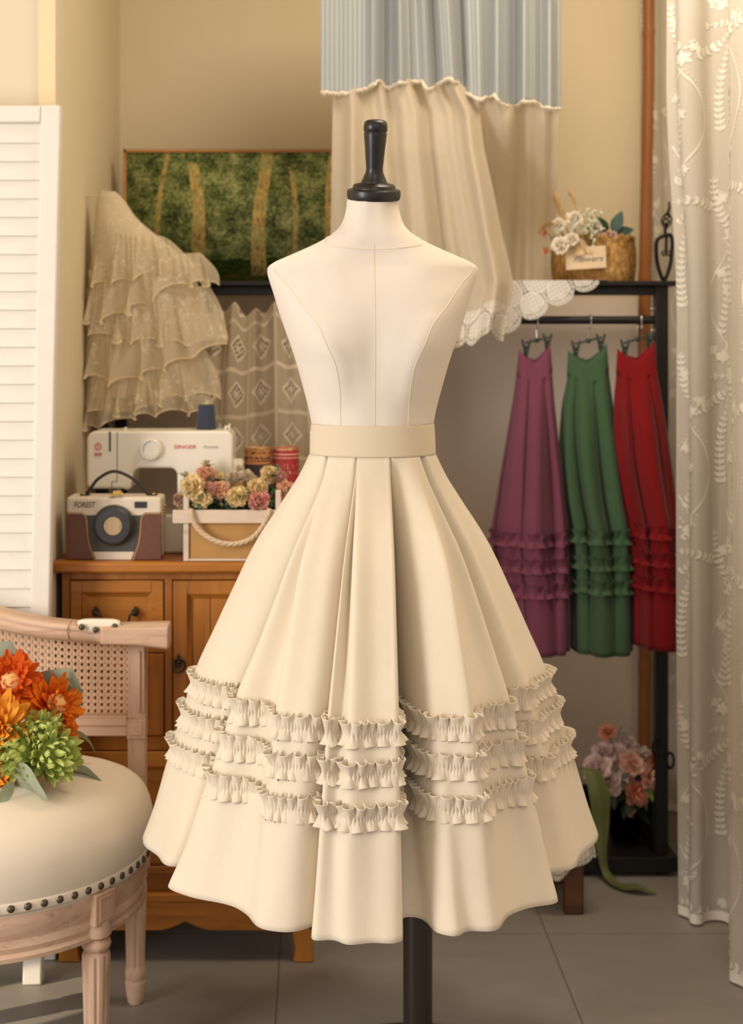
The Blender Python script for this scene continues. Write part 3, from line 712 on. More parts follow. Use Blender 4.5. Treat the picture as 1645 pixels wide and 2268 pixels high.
def petal_mat(name, c0, c1, c2=None, R=.03, trans=.25, rough=.7):
    b = NB(name); co = b.coords(); X, Y, Z = b.sep(co); d = (X * X + Y * Y + Z * Z).sqrt() * (1 / R)
    f = (d + b.noise(co, 70, 2) * .5 - .25)
    c = b.ramp(f.sat(), [(0, c0), (.65, c1), (1, c2 or c1)])
    return b.done(b.transl(b.bsdf(c, rough, 0, .2), c, trans))
def leaf_mesh(name, mat, ln, wd, bend=.2, fold=.25, pts=8, shape=.8, seed=0):
    mb = MB()
    def fn(a, c_):
        w = wd * math.sin(PI * c_ ** shape) ** .9; y = (a - .5) * 2 * w
        return Vector((c_ * ln, y, -bend * c_ * c_ * ln + abs(a - .5) * 2 * w * fold + .04 * wd * math.sin(c_ * 14 + seed)))
    mb.grid(fn, 6, pts); return mb.data(name, mat, sharp=180)
def flower(name, label, cat, group, foot, head, axis, mesh, sc=1.0, stem=.0016, leaves=(), calyx=True, stem_mat=None, roll=None, bend=None):
    foot, head = Vector(foot), Vector(head); t = thing(name, label, cat, foot, group)
    ax = Vector(axis).normalized(); mid = foot.lerp(head, .55) + (bend or Vector((0, 0, 0)))
    endp = head - ax * .012
    pts = [p - foot for p in catmull([foot, mid, endp, head], 5)]
    part('stem', MB().tube(pts, stem, 6), stem_mat or STEMG, t, local=True)
    place('bloom', mesh, t, head - foot, quat_to(ax, random.uniform(0, 6) if roll is None else roll), sc)
    for lm, pos, d, ls in leaves:
        q = Vector(d).to_track_quat('X', 'Z'); place('leaf', lm, t, foot.lerp(head, pos) - foot + (mid - foot.lerp(head, .55)) * 0, q, ls)
    return t
def pick(seq, i): return seq[i % len(seq)]

# ---- crate carnations
CAR = [(6, -12, .95, .1), (8, 8, 1.0, .12), (9, 26, 1.0, .14), (9, 42, .96, .17), (9, 57, .9, .2), (8, 70, .84, .22), (6, 82, .78, .24)]
yel = petal_mat('yellow_carnation_petal', C(248, 208, 122), C(252, 224, 160), C(252, 232, 186), .02)
pea = petal_mat('peach_carnation_petal', C(252, 220, 176), C(252, 226, 192), C(250, 206, 176), .02)
pnk = petal_mat('coral_carnation_petal', C(250, 200, 178), C(250, 208, 190), C(246, 188, 176), .02)
pale = petal_mat('pale_carnation_petal', C(236, 206, 170), C(244, 222, 198), C(230, 180, 166), .02)
KYF = KY + .05
CB = [bloom_mesh('carnation_bloom', m_, .0235, CAR, 30 + i, .10, .46) for i, m_ in enumerate((yel, pea, pnk, pale))]
LEAFS = [leaf_mesh('leaf', LEAFG, .04, .011, .3, .2), leaf_mesh('leaf', plain('blue_green_leaf', C(70, 110, 84), .55, var=.2), .045, .009, .35, .25), leaf_mesh('leaf', plain('dark_green_leaf', C(34, 60, 34), .55, var=.2), .04, .012, .3, .2)]
SP = [(431, 1079, 0, 1.2, 'large yellow carnation at the outer end of the flower crate'), (459, 1056, 1, 1.1, 'peach carnation above the large yellow one in the crate'), (452, 1104, 0, 1.05, 'yellow carnation drooping over the crate rim below the large yellow one'),
      (483, 1062, 0, .7, 'small yellow carnation half hidden behind the peach one in the crate'), (466, 1083, 3, .72, 'small pale pink carnation amid the big blooms in the crate'), (490, 1086, 1, .95, 'peach carnation facing sideways beside the small pale pink one'),
      (526, 1102, 0, 1.05, 'round yellow carnation alone in the middle of the crate'), (568, 1082, 0, 1.0, 'yellow carnation directly above the coral one in the crate'), (571, 1112, 2, 1.1, 'coral pink carnation resting on the crate rim by the rope'),
      (595, 1054, 0, .9, 'yellow carnation at the top of the crate near the cream skirt'), (620, 1060, 3, .7, 'small pale carnation next to the top yellow one'), (630, 1086, 1, .9, 'peach carnation peeking from behind the cream skirt')]
for i, (u, v, k, s_, lab) in enumerate(SP):
    y = KYF + (-.035 if v > 1075 else .02) + (.012 if i % 2 else 0)
    h = P(u, v, y); ft = Vector((lerp(PX(513, y), h.x, .75), KY + .035 + .05 * (i % 3) / 2, PZ(1143, KY)))
    ft.x = clamp(ft.x, PX(425, KY), PX(603, KY))
    ax = Vector(((u - 520) / 260, -1, .55 if v < 1070 else .25))
    lv = [(pick(LEAFS, i + q), .35 + .2 * q, (random.uniform(-1, 1), random.uniform(-1, -.1), random.uniform(-.1, .6)), random.uniform(.7, 1.1)) for q in range(4)]
    flower('carnation', lab, 'flower', 'carnations in the crate', ft, h, ax, CB[k], s_, .0014, lv)
buds = bloom_mesh('bud_cluster', petal_mat('pink_bud_petal', C(200, 110, 110), C(236, 200, 186), C(200, 200, 150), .01), .012, [(5, 30, 1, 0), (5, 60, .9, .1), (4, 80, .8, .2)], 5, .08, .35)
for i, (u, v, lab) in enumerate(((457, 1030, 'sprig of pink buds rising highest from the crate'), (410, 1056, 'sprig of pink buds leaning over the outer end of the crate'), (612, 1046, 'sprig of buds beside the topmost yellow carnation'))):
    h = P(u, v, KYF + .03); ft = Vector((clamp(h.x, PX(425, KY), PX(600, KY)), KYF + .03, PZ(1143, KY)))
    lv = [(LEAFS[0], .75 + .07 * q, (random.uniform(-1, 1), random.uniform(-1, .2), .7), .6) for q in range(4)]
    flower('bud_sprig', lab, 'flower', 'bud sprigs in the crate', ft, h, (random.uniform(-.3, .3), -.5, 1), buds, 1, .0012, lv)
b = NB('dark_moss'); moss = b.done(b.bsdf(b.mix(b.noise(b.coords(), 120, 3), C(24, 40, 22), C(60, 84, 44)), .9, 0, .2))
m = MB(); rnd = random.Random(3)
for k in range(70):
    x = rnd.uniform(PX(424, KY), PX(604, KY)); y = rnd.uniform(KY + .015, KY + KD - .015); M = Matrix.Translation((x, y, PZ(1141, KY))) @ Matrix.Rotation(rnd.uniform(0, 6.3), 4, 'Z') @ Matrix.Rotation(-rnd.uniform(.3, 1.3), 4, 'Y')
    petal(m, M, rnd.uniform(.025, .045), .007, -.2, .15, 4, 2, 0, rnd)
part('greenery', m, LEAFG, crate, sharp=180, weld=False)['kind'] = 'stuff'
m = MB(); m.box((PX(424, KY), KY + .01, PZ(1146, KY)), (PX(604, KY), KY + KD, PZ(1139.5, KY))); part('moss', m, moss, crate)
# little pot of cream dried flowers behind the crate
py_ = 3.045 + .06
c = P(528, 1086, 3.035); pot = thing('flower_pot', 'little tan pot of dried cream flowers behind the crate flowers', 'pot', (c.x, 3.2 - .06, CTOP))
py_ = 3.13
pot.location = (PX(527, 2.99), 2.985 + .02, PZ(1143, KY))
pot.location.y = KY + .085
o = Vector(pot.location); hh_ = PZ(1066, o.y) - o.z
part('pot', MB().lathe([(0, 0), (.016, 0), (.019, hh_), (.017, hh_), (.016, hh_ - .004), (0, hh_ - .004)], 24, Matrix.Translation(o)), fabric('tan_paper', C(176, 138, 92), .9, 300, .4, .1), pot)
crm = petal_mat('dried_cream_petal', C(206, 172, 124), C(236, 224, 204), C(226, 208, 180), .018)
crb = bloom_mesh('cream_bloom', crm, .017, [(6, 20, 1, 0), (6, 50, .9, .1), (5, 75, .7, .2)], 8, .06, .42)
for i, (u, v) in enumerate(((511, 1058), (528, 1062), (548, 1054), (530, 1040), (556, 1062))):
    place('bloom', crb, pot, P(u, v, o.y - .004) - o, quat_to((random.uniform(-.4, .4), -1, .5)), 1.0 if i != 3 else .85)
# pale dried blossom beside the crate's handle
hydr = bloom_mesh('pale_bloom', petal_mat('dried_pink_petal', C(190, 150, 120), C(220, 190, 168), C(210, 176, 156), .02), .02, CAR, 51, .1, .4)
flower('dried_flower', 'dried beige pink flower leaning out between the camera bag and the crate', 'flower', None, Vector((PX(412, 3.0), 3.01, CTOP + .002)), P(400, 1106, 2.995), (-.5, -1, .2), hydr, .8)
flower('dried_flower', 'white dried flower just above the crate rail beside the large yellow carnation', 'flower', None, Vector((PX(418, 3.0), 3.02, CTOP + .002)), P(412, 1088, 3.01), (-.6, -1, .5), crb, .9)

# ================================================================ vase bouquet on the low shelf of the rack (placed in 50_rack)
# ================================================================ black rack / console
RY = 3.44; ST = PZ(622, RY)
rack = thing('clothes_rack', 'long black wooden rack with top shelf and hanging rail against the back wall', 'rack', (.17, 3.64, 0))
RX0, RX1 = LX + .006, PX(1505, RY)
part('top_shelf', MB().box((RX0, RY, ST - .0115), (RX1, 3.86, ST)), BLACK, rack, .002)
part('shelf_apron', MB().box((RX0, RY + .035, ST - .034), (PX(1452, 3.47), RY + .05, ST - .0115)), BLACK, rack, .002)
PXL, PXR = PX(1452, 3.46), PX(1480, 3.46)
for x0, x1 in ((LX + .008, LX + .04), (PXL, PXR)):
    for y in ((3.46, 3.80) if x0 < 0 else (3.46,)): part('post', MB().box((x0, y, .0), (x1, y + .03, ST - .0115)), BLACK, rack, .002)
part('hanging_rail', MB().tube([(LX + .03, 3.475, PZ(709, 3.475)), (PXL + .002, 3.475, PZ(709, 3.475))], .0102, 14), BLACK, rack)
part('low_shelf', MB().box((LX + .008, RY, .012), (PX(1502, RY), 3.86, .05)), BLACK, rack, .003)
part('side_panel', MB().box((PXL - .004, 3.47, .05), (PXL + .012, 3.82, PZ(1764, 3.47))), BLACK, rack, .002)
part('back_panel', MB().box((.45, 3.81, .05), (PXL + .01, 3.825, PZ(1740, 3.81))), BLACK, rack, .002)
for v in (684, 732):
    m = MB(); m.tube([P(1450, v, 3.455), P(1444, v, 3.452)], .003, 8); m.ell(P(1443, v, 3.452), .0045, .0045, .0045, 10, 8); part('peg', m, STEEL, rack)
for u, v, s_ in ((1452, 1658, 1), (1484, 1686, -1)):
    m = MB(); pts = [P(u, v, 3.452) + Vector((s_ * .010 * math.cos(a) * (1 - k / 60), 0, .022 * math.sin(a) * (1 - k / 80))) for k, a in enumerate([.3 + PI * 1.7 * q / 20 for q in range(21)])]
    m.tube(pts, .0032, 8); part('scroll', m, IRON, rack)
# bamboo pole
bam = NB('bamboo'); co = bam.coords(); Xb, Yb, Zb = bam.sep(co)
nb_ = bam.noise(bam.scale(co, (1, 1, .05)), 120, 3)
bamm = bam.done(bam.bsdf(bam.mix(nb_, C(140, 84, 44), C(172, 112, 62)), .4, 0, .4))
pole = thing('bamboo_pole', 'brown bamboo pole leaning against the back wall behind the rack', 'pole', P(1424, 1809, 3.905) * 1.0); pole.location.z = 0
m = MB(); rr = .0165; pts = []; rad = []
A, B_ = P(1422, 1812, 3.91), P(1434, -120, 3.91); A.z = 0.0
nodes = [.0, .17, .36, .62, .9, 1.02]
for k in range(141):
    t_ = k / 140; r = rr * (1.06 - .05 * t_)
    for q in nodes:
        if abs(t_ - q) < .006: r *= 1.10
        elif abs(t_ - q) < .012: r *= .97
    pts.append(A.lerp(B_, t_) + Vector((.004 * math.sin(t_ * 9), 0, 0))); rad.append(r)
m.tube(pts, rad, 16); part('cane', m, bamm, pole)
m = MB()
for q in nodes[1:5]:
    c = A.lerp(B_, q) + Vector((.004 * math.sin(q * 9), 0, 0)); m.tube([c - Vector((0, 0, .004)), c, c + Vector((0, 0, .004))], [.0158, .0182, .0158], 16)
part('joint_ring', m, plain('dark_bamboo_joint', C(96, 56, 30), .5), pole)

# ================================================================ framed forest picture on the shelf
FY = 3.78
b = NB('forest_painting'); uvc = b.coords('UV'); Xu, Yu, _ = b.sep(uvc)
big = b.noise(uvc, 7, 5, .7); fine = b.noise(uvc, 46, 4, .7)
lf = b.ramp((big * .55 + fine * .62 - .08).sat(), [(.36, C(26, 34, 22)), (.44, C(66, 80, 44)), (.51, C(116, 130, 76)), (.59, C(172, 176, 116)), (.7, C(220, 214, 160))])
sky = ((Xu - 1.86).abs() < .12 + (fine - .5) * .3) * (Yu > .45) * (big * .5 + fine * .5).step(.48, .54)
lf = b.mix(sky, lf, C(206, 204, 160))
gr = b.ramp((b.noise(b.scale(uvc, (1, 4, 1)), 12, 4, .7) + (Yu - .1) * 1.2).sat(), [(.3, C(112, 108, 40)), (.5, C(60, 84, 30)), (.7, C(30, 46, 20))])
col = b.mix(((Yu + (fine - .5) * .12) < .19), lf, gr)
bark = b.ramp((b.noise(b.scale(uvc, (1, .3, 1)), 60, 3, .7) * .8 + b.noise(uvc, 10, 2) * .25).sat(), [(.36, C(80, 70, 40)), (.46, C(176, 146, 84)), (.58, C(226, 198, 124))])
for c0, w, lean, top, bot in ((.20, .020, .10, 1.1, .22), (.55, .048, -.06, .92, .16), (.98, .052, .05, 1.1, .10), (1.26, .020, -.04, .86, .24), (1.47, .034, .08, 1.1, .18), (1.75, .016, .0, .8, .26), (2.12, .04, -.05, 1.1, .14)):
    cx = (Yu * lean + c0) + (Yu * 5.0 + c0 * 9).sin() * .02; wd = (1.15 - Yu * .35) * w + (((Yu * -14.0).sat()))
    msk = ((Xu - cx).abs() < wd + (fine - .5) * .03) * (Yu < top) * (Yu > bot - .04) * (fine * .6 + big * .5).step(.63, .55)
    col = b.mix(msk, col, bark)
canv = b.done(b.bsdf(col, .6, 0, .3, b.bump(fine, .2, .001)))
pic = thing('framed_picture', 'wide landscape painting of green woodland with tan tree trunks in a thin wood frame', 'picture', (PX(600, FY), FY, ST))
lean = math.radians(2)
x0, x1, zb, zt = PX(275, FY), PX(990, FY), ST + .002, PZ(333, FY)
fw = .0085
frm = wood('light_wood_frame', C(164, 112, 58), C(196, 144, 84), 20, (.1, 1, 1))
m = MB()
for a, b_ in (((x0, zb), (x1, zb + fw)), ((x0, zt - fw), (x1, zt)), ((x0, zb), (x0 + fw, zt)), ((x1 - fw, zb), (x1, zt))): m.box((a[0], FY - .022, a[1]), (b_[0], FY + .012, b_[1]))
part('frame', m, frm, pic, .001)
m = MB(); asp = (x1 - x0) / (zt - zb)
m.add([(x0 + fw, FY - .006, zb + fw), (x1 - fw, FY - .006, zb + fw), (x1 - fw, FY - .006, zt - fw), (x0 + fw, FY - .006, zt - fw)], [(0, 1, 2, 3)], [(0, 0), (asp, 0), (asp, 1), (0, 1)])
part('canvas', m, canv, pic, solid=.012, soff=-1)

# ================================================================ hanging garments
def hang_skirt(name, label, hlabel, col, uc, hookv, cl, cr_, lvls, rowsv, Y, seed, dip=.038, yaw=0.0, bk=.45):
    """lvls: (v, u left, u right, depth half m)"""
    fab = fabric(name + '_cotton_' + hlabel.split()[-1] + str(seed), col, .9, 1200, .3, .06, .1); rnd = random.Random(seed)
    sk = thing(name, label, 'skirt', P((lvls[-1][1] + lvls[-1][2]) / 2, lvls[-1][0], Y), 'skirts hanging on the rack')
    k = 7; ph = rnd.uniform(0, 6); N = 180
    jit = [rnd.uniform(-.3, .3) for _ in range(40)]
    def sect(v, n=N):
        ul = interp_s([(l[0], l[1]) for l in lvls], v); ur = interp_s([(l[0], l[2]) for l in lvls], v); dp = interp_s([(l[0], l[3]) for l in lvls], v)
        cx = PX((ul + ur) / 2, Y); hw = (ur - ul) / 2 * Y / F; t = clamp((v - lvls[0][0]) / (lvls[-1][0] - lvls[0][0])); o = []
        for i in range(n):
            th = 2 * PI * i / n; w = th * k / 1.0 + ph + .5 * math.sin(th * 2 + seed) + .35 * math.sin(th * 3 + 2 * seed)
            s_ = math.sin(w); fold = (abs(s_) ** .6) * (1 if s_ > 0 else -1)
            amp = .26 * smooth(t * 1.6) * (1 - .6 * smooth((t - .55) / .4)) + .05 * smooth((t - .085) * 40)
            r = 1 - amp * (.5 - .5 * fold) * (1.2 if abs(math.sin(th)) > .3 else .3)
            x = hw * math.copysign(abs(math.cos(th)) ** .85, math.cos(th)) * (r if abs(math.cos(th)) < .93 else lerp(r, 1, .8)); y = dp * math.copysign(abs(math.sin(th)) ** .9, math.sin(th)) * (1 - amp * .2 * (.5 - .5 * fold)); cr_k = 1 - abs(math.sin(w * .5 + seed)) ** .5; y -= math.copysign(cr_k * .052 * smooth(t * 1.9) * (1 - .72 * smooth((t - .55) / .4)) * abs(math.sin(th)) ** .5 + cr_k * .006 * smooth((t - .07) * 30), y)
            y *= (bk if y > 0 else 1); yy = y + yaw * x; o.append(Vector((cx + x, Y + yy, 0)))
        return o
    v0, v1 = lvls[0][0], lvls[-1][0]; NR = 56
    zdip = lambda th, t: (-dip * (1 - abs(math.cos(th))) ** .85 * (1.0 if math.sin(th) < 0 else .8) + (PZ(cr_[1], Y) - PZ(cl[1], Y)) / 2 * math.cos(th)) * (1 - smooth(t * 3.5))
    def fn(a, c_):
        i = int(round(a * N)) % N; t = c_; v = lerp(v0, v1, t); p = sect_c[int(round(c_ * NR))][i]
        return Vector((p.x, p.y, PZ(v, Y) + zdip(2 * PI * i / N, t)))
    sect_c = [sect(lerp(v0, v1, j / NR)) for j in range(NR + 1)]
    m = MB(); m.grid(fn, N, NR, True); part('skirt_body', m, fab, sk, solid=.0015, sharp=180)
    for q, v in enumerate(rowsv):
        m = MB(); ruffle(m, [(p.x, p.y) for p in sect(v, 140)], PZ(v, Y), .0175, .013, .0036, (.016, .036), seed * 7 + q, .002); part('ruffle', m, fab, sk, sharp=180, weld=False)
    m = MB()
    def bandf(a, c_):
        i = int(round(a * N)) % N; th = 2 * PI * i / N; t = c_ * .085; p = sect_c[0][i].lerp(sect_c[int(.085 * NR)][i], c_); d = Vector((p.x - PX((lvls[0][1] + lvls[0][2]) / 2, Y), p.y - Y, 0)); d = d.normalized() * .0016 if d.length else d
        return Vector((p.x, p.y, PZ(lerp(v0, v1, t), Y) + zdip(th, t) + .001)) + d
    m.grid(bandf, N, 4, True); part('waistband', m, fab, sk, solid=.002, sharp=180)
    # hanger: a thing of its own, the skirt is clipped to it
    hg = thing('clip_hanger', hlabel, 'hanger', P(uc, hookv, Y), 'clip hangers on the rail')
    zr = PZ(709, 3.475); hk = Vector((PX(uc + 4, 3.475), 3.475, zr)); r = .0135
    bar = [P(cl[0] - 3, cl[1] - 10, Y), P(cr_[0] + 3, cr_[1] - 10, Y)]; mid = bar[0].lerp(bar[1], .5)
    hp = [hk + Vector((0, r * math.cos(a), r * math.sin(a))) for a in [math.radians(q) for q in (-20, 20, 60, 90, 130, 170, 200)]]
    m = MB(); m.tube(catmull(hp[::1] + [hk + Vector((0, -.012, -.02)), mid + Vector((0, 0, .03)), mid], 5), .0016, 8); part('hook', m, STEEL, hg)
    m = MB(); m.tube(bar, .0028, 8); m.lathe([(.004, -.006), (.006, -.003), (.006, .003), (.004, .006)], 12, Matrix.Translation(mid)); part('bar', m, CLIPM, hg)
    for (u, v) in (cl, cr_):
        m = MB(); c = P(u, v, Y)
        for s_ in (-1, 1):
            m.tube([c + Vector((s_ * .0105, 0, .020)), c + Vector((s_ * .004, 0, -.004)), c + Vector((s_ * .0015, -s_ * .004, -.020))], [.0028, .0034, .003], 8)
        m.ell(c, .004, .007, .004, 10, 8); part('clip', m, CLIPM, hg)
    return sk
CLIPM = plain('dark_green_plastic', C(34, 48, 38), .45)
HY = 3.47
hang_skirt('plum_skirt', 'plum purple pleated skirt with three frilled rows hanging nearest the cream skirt', 'black and steel clip hanger holding the plum skirt', C(110, 58, 76), 1185, 730, (1165, 770), (1212, 757),
           [(770, 1151, 1216, .012), (830, 1143, 1222, .035), (900, 1133, 1228, .06), (1000, 1116, 1240, .085), (1100, 1099, 1254, .10), (1180, 1088, 1262, .11), (1300, 1098, 1262, .11), (1436, 1112, 1260, .11)], (1188, 1244, 1298), HY + .0, 3)
hang_skirt('green_skirt', 'forest green pleated skirt with three frilled rows hanging between plum and red skirts', 'black and steel clip hanger holding the green skirt', C(60, 84, 58), 1303, 730, (1275, 772), (1330, 757),
           [(770, 1260, 1341, .012), (830, 1256, 1347, .035), (900, 1244, 1356, .06), (1000, 1238, 1369, .085), (1100, 1244, 1382, .10), (1180, 1256, 1394, .11), (1300, 1262, 1397, .11), (1436, 1264, 1397, .11)], (1182, 1238, 1290), HY + .0, 4)
hang_skirt('red_skirt', 'crimson red pleated skirt with three frilled rows hanging next to the black post', 'black and steel clip hanger holding the red skirt', C(116, 9, 15), 1414, 730, (1384, 770), (1438, 752),
           [(765, 1369, 1447, .012), (830, 1364, 1455, .035), (900, 1359, 1466, .06), (1000, 1360, 1480, .085), (1100, 1374, 1492, .10), (1180, 1388, 1502, .11), (1300, 1396, 1507, .11), (1424, 1399, 1507, .11)], (1172, 1230, 1284), HY - .05, 5, bk=.25)
# ================================================================ lace cloth material (UV in metres: x along the edge, y up from the scalloped edge)
def lace_mat(name, col, period=.075, lobe=.022, net=.62, motif=True, transl=.25):
    b = NB(name); X, Y, _ = b.sep(b.coords('UV'))
    s = ((X / period).fract() - .5) * 2.0                       # -1..1 across a lobe
    edge = (1.0 - (1.0 - s * s).max(0.0).sqrt()) * lobe         # scalloped lower boundary
    d = Y - edge
    small = ((X / .0062).fract() - .5).abs() * .0022
    solid = (d > small)
    dx = s * (period / 2)
    netx = ((X * 340.0).sin() * ((Y * 340.0).sin())).abs()
    holes = (netx > .45)
    rings = ((d / .0085).fract() < .16) * (d < .024)
    eye = (((X / .0085).fract() - .5) * ((X / .0085).fract() - .5) + ((d - .0125) / .0085) * ((d - .0125) / .0085))
    eyelet = (eye < .07)
    dense = rings
    if motif:
        cy = Y - .034; r = (dx * dx + cy * cy * .8).sqrt()
        disc = (r < period * .40) * (cy > -.012); rim = (r > period * .36) * disc
        r2 = (dx * dx + (Y - .0195) * (Y - .0195)).sqrt(); flw = (r2 < .0075); ring2 = ((r2 - .0055).abs() < .0012)
        y2 = Y - .034 - .052; x2 = (((X / period + .5).fract()) - .5) * period; rr = (x2 * x2 + y2 * y2 * .8).sqrt(); disc2 = (rr < period * .42); rim2 = (rr > period * .38) * disc2
        dense = dense.max(disc * .45).max(disc2 * .45).max(rim).max(rim2).max(ring2)
        eyelet = eyelet * (1.0 - disc)
        ringgap = ((r - period * .425).abs() < .0016) * (cy > -.01)
        eyelet = eyelet.max(ringgap * .4)
    alpha = (1.0 - holes * (1.0 - dense) * (1.0 - net) - eyelet * .85 * (1.0 - dense * .5)) * solid
    lite = tuple(min(1, c * 1.12) for c in col[:3]) + (1,)
    c = b.mix(dense.sat(), tuple(x * .86 for x in col[:3]) + (1,), lite)
    sh = b.transl(b.bsdf(c, .9, 0, .15, b.bump(dense + netx * .3, .5, .001)), c, transl)
    return b.done(b.holes(sh, alpha.sat()))
def sheer_mat(name, col, alpha=.8, transl=.35, spots=None, weave=700):
    b = NB(name); co = b.coords(); w = b.noise(co, weave, 2); c = b.mix(b.noise(co, 12, 3), tuple(x * .94 for x in col[:3]) + (1,), col)
    a = b.math('ADD', (w - .5) * .25, alpha)
    if spots:
        sp = b.noise(co, 55, 3, .6, 1.2).step(.56, .64) * b.noise(co, 9, 2).step(.38, .58); c = b.mix(sp * .75, c, spots); a = a + sp * .35
    return b.done(b.holes(b.transl(b.bsdf(c, .85, 0, .15, b.bump(w, .2, .0005), sheen=.2), c, transl), a.sat()))

# ================================================================ blue striped curtain with sheer lower half
TY = 3.40
b = NB('blue_ticking_stripe'); X, Y, _ = b.sep(b.coords('UV'))
st = ((X / .0115).fract() - .5).abs(); st2 = ((X / .0115 + .28).fract() - .5).abs()
line = st.step(.20, .12).max(st2.step(.07, .03) * .7)
w = b.noise(b.coords(), 900, 2)
c = b.mix((1.0 - line) * .8, C(186, 186, 180), C(134, 146, 158)); c = b.mix(w * .25, c, C(214, 210, 200))
tick = b.done(b.transl(b.bsdf(c, .9, 0, .15, b.bump(w, .3, .0006), sheen=.1), C(150, 158, 165), .2))
sheer = sheer_mat('cream_voile', C(228, 214, 192), .84, .35)
lacew = lace_mat('white_hem_lace', C(236, 228, 214), .062, .018)
cur = thing('hanging_curtain', 'blue striped cloth with sheer cream lower half and lace hem before the painting', 'curtain', P(985, 770, TY), None)
HEM = [(708, 205), (770, 207), (815, 196), (838, 180), (860, 196), (880, 184), (935, 180), (945, 200), (965, 192), (990, 173), (1015, 185), (1030, 205), (1060, 222), (1095, 212), (1108, 230), (1135, 238), (1160, 224), (1185, 226), (1205, 240), (1240, 243)]
def fold(u):      # depth of the gathered folds, by pixel column
    w = smooth((u - 760) / 90) * .9 + .1
    return w * (.018 * math.sin(u * .112) + .012 * math.sin(u * .067 + 1.2) + .007 * math.sin(u * .21 + .6))
UW = [710 + 532 * k / 260 for k in range(261)]
cum = [0.0]
for a, b_ in zip(UW, UW[1:]): cum.append(cum[-1] + math.hypot((b_ - a) * TY / F, (fold(b_) - fold(a)) * 1.25))
def top_u(u, t):   # folds lean together towards the top
    k = clamp((u - 860) / 120) * clamp((1090 - u) / 80)
    return u + (1 - t) * -22 * k
m = MB(); nu, nv = 260, 40
def stripef(a, c_):
    u = UW[int(round(a * nu))]; hv = interp(HEM, u); v = lerp(-170, hv, c_); g = lerp(1.15, 1, c_)
    uu = top_u(u, c_); return P(uu, v, TY + fold(u) * g - .012)
m.grid(stripef, nu, nv, False, lambda a, c_: (cum[int(round(a * nu))], c_))
part('striped_panel', m, tick, cur, solid=.001, sharp=180)
m = MB(); pts = []
rnd = random.Random(4)
for k in range(nu + 1):
    u = UW[k]; hv = interp(HEM, u); pts.append(P(u, hv - 1 + rnd.uniform(-2.5, 3), TY + fold(u) - .014 + rnd.uniform(-.002, .002)))
m.tube(pts, [.0032 + .0012 * rnd.random() for _ in pts], 6)
for k in range(0, nu, 1):
    p = pts[k]; m.tube([p, p + Vector((rnd.uniform(-.003, .003), -.003, -rnd.uniform(.004, .010)))], .0007, 4)
part('frayed_trim', m, fabric('cream_fringe', C(226, 212, 190), .95, 400, .4), cur, sharp=180, weld=False)
# sheer half: a front fall that ends in lace before the shelf, and a back fall resting on the shelf
REDGE = [(190, 1030), (250, 1062), (330, 1072), (420, 1092), (520, 1112), (575, 1126), (625, 1136), (680, 1128), (765, 1112)]
BOT = [(728, 752), (900, 762), (1000, 772), (1020, 770), (1045, 768), (1062, 746), (1085, 742), (1100, 752), (1112, 757)]
def sfold(u, t): return .020 * math.sin(u * .045 + .5) + .014 * math.sin(u * .083 + 2 + t) + .008 * math.sin(u * .15)
def front(a, c_, v0=None, v1=None):
    ub = lerp(732, 1, 0); tv = c_
    v = lerp(interp(HEM, lerp(735, 1030, a)) - 8, interp(BOT, lerp(728, 1112, a)), tv)
    ul = lerp(737, 728, tv); ur = interp(REDGE, v); u = lerp(ul, ur, a)
    un = lerp(735, 1112, a); return P(u, v, TY + .004 + sfold(un, tv * 1.4) * lerp(.7, 1.1, tv))
TS = .865
m = MB(); m.grid(lambda a, c_: front(a, c_ * TS), 150, 60); part('sheer_panel', m, sheer, cur, sharp=180)
wd = (1112 - 728) * TY / F * 1.12
m = MB(); m.grid(lambda a, c_: front(a, TS + c_ * (1 - TS)), 150, 20, False, lambda a, c_: (a * wd, (1 - c_) * (1 - TS) * .62)); part('lace_hem', m, lacew, cur, sharp=180)
def back(a, c_):
    u = lerp(1000, 1237, a); v = lerp(interp(HEM, u) - 6, 634, c_); k = clamp((u - 1150) / 87)
    uu = u - 10 * c_ * a + 0 * k
    return P(uu, v, lerp(TY + .01, 3.70, smooth(c_ * 1.3)) + sfold(u * 1.1, 1 + c_) * lerp(.7, .9, c_))
m = MB(); m.grid(back, 110, 50); part('sheer_panel', m, sheer, cur, sharp=180)

# ================================================================ lace runner on the shelf
ly = RY - .004
run = MB()
A, B_ = Vector((PX(1330, ly), ly, PZ(632, ly))), Vector((PX(1120, ly), ly, PZ(742, ly)))     # scalloped diagonal
e = (B_ - A); ln = e.length; e.normalize(); nrm = Vector((e.z, 0, -e.x)); nrm = nrm if nrm.z > 0 else -nrm
def runf(a, c_):
    p = A + e * (a * ln); ztop = ST + .0012; h = (ztop - p.z) / nrm.z; q = p + nrm * (h * c_ if h > 0 else 0)
    return q + Vector((0, .003 * math.sin(a * 9) * (1 - c_) - .002, 0))
run.grid(runf, 90, 20, False, lambda a, c_: (a * ln + .012, (ST - (A + e * (a * ln)).z) / nrm.z * c_))
top = MB()
runner = part('lace_runner', run, lace_mat('white_scallop_lace', C(240, 234, 226), .0735, .028), None, sharp=180, origin=(PX(1230, ly), ly, ST))
tag(runner, 'white scalloped lace cloth hanging off the black shelf below the flower basket', 'lace cloth')
m = MB(); m.grid(lambda a, c_: Vector((lerp(PX(1125, ly), PX(1345, ly), a) + .03 * c_, lerp(ly - .002, 3.74, c_), ST + .0011 + .0006 * math.sin(a * 40))), 30, 10, False, lambda a, c_: (a * .24, .01 + c_ * .3))
part('shelf_cover', m, fabric('white_linen', C(228, 220, 206), .9), runner, sharp=180)

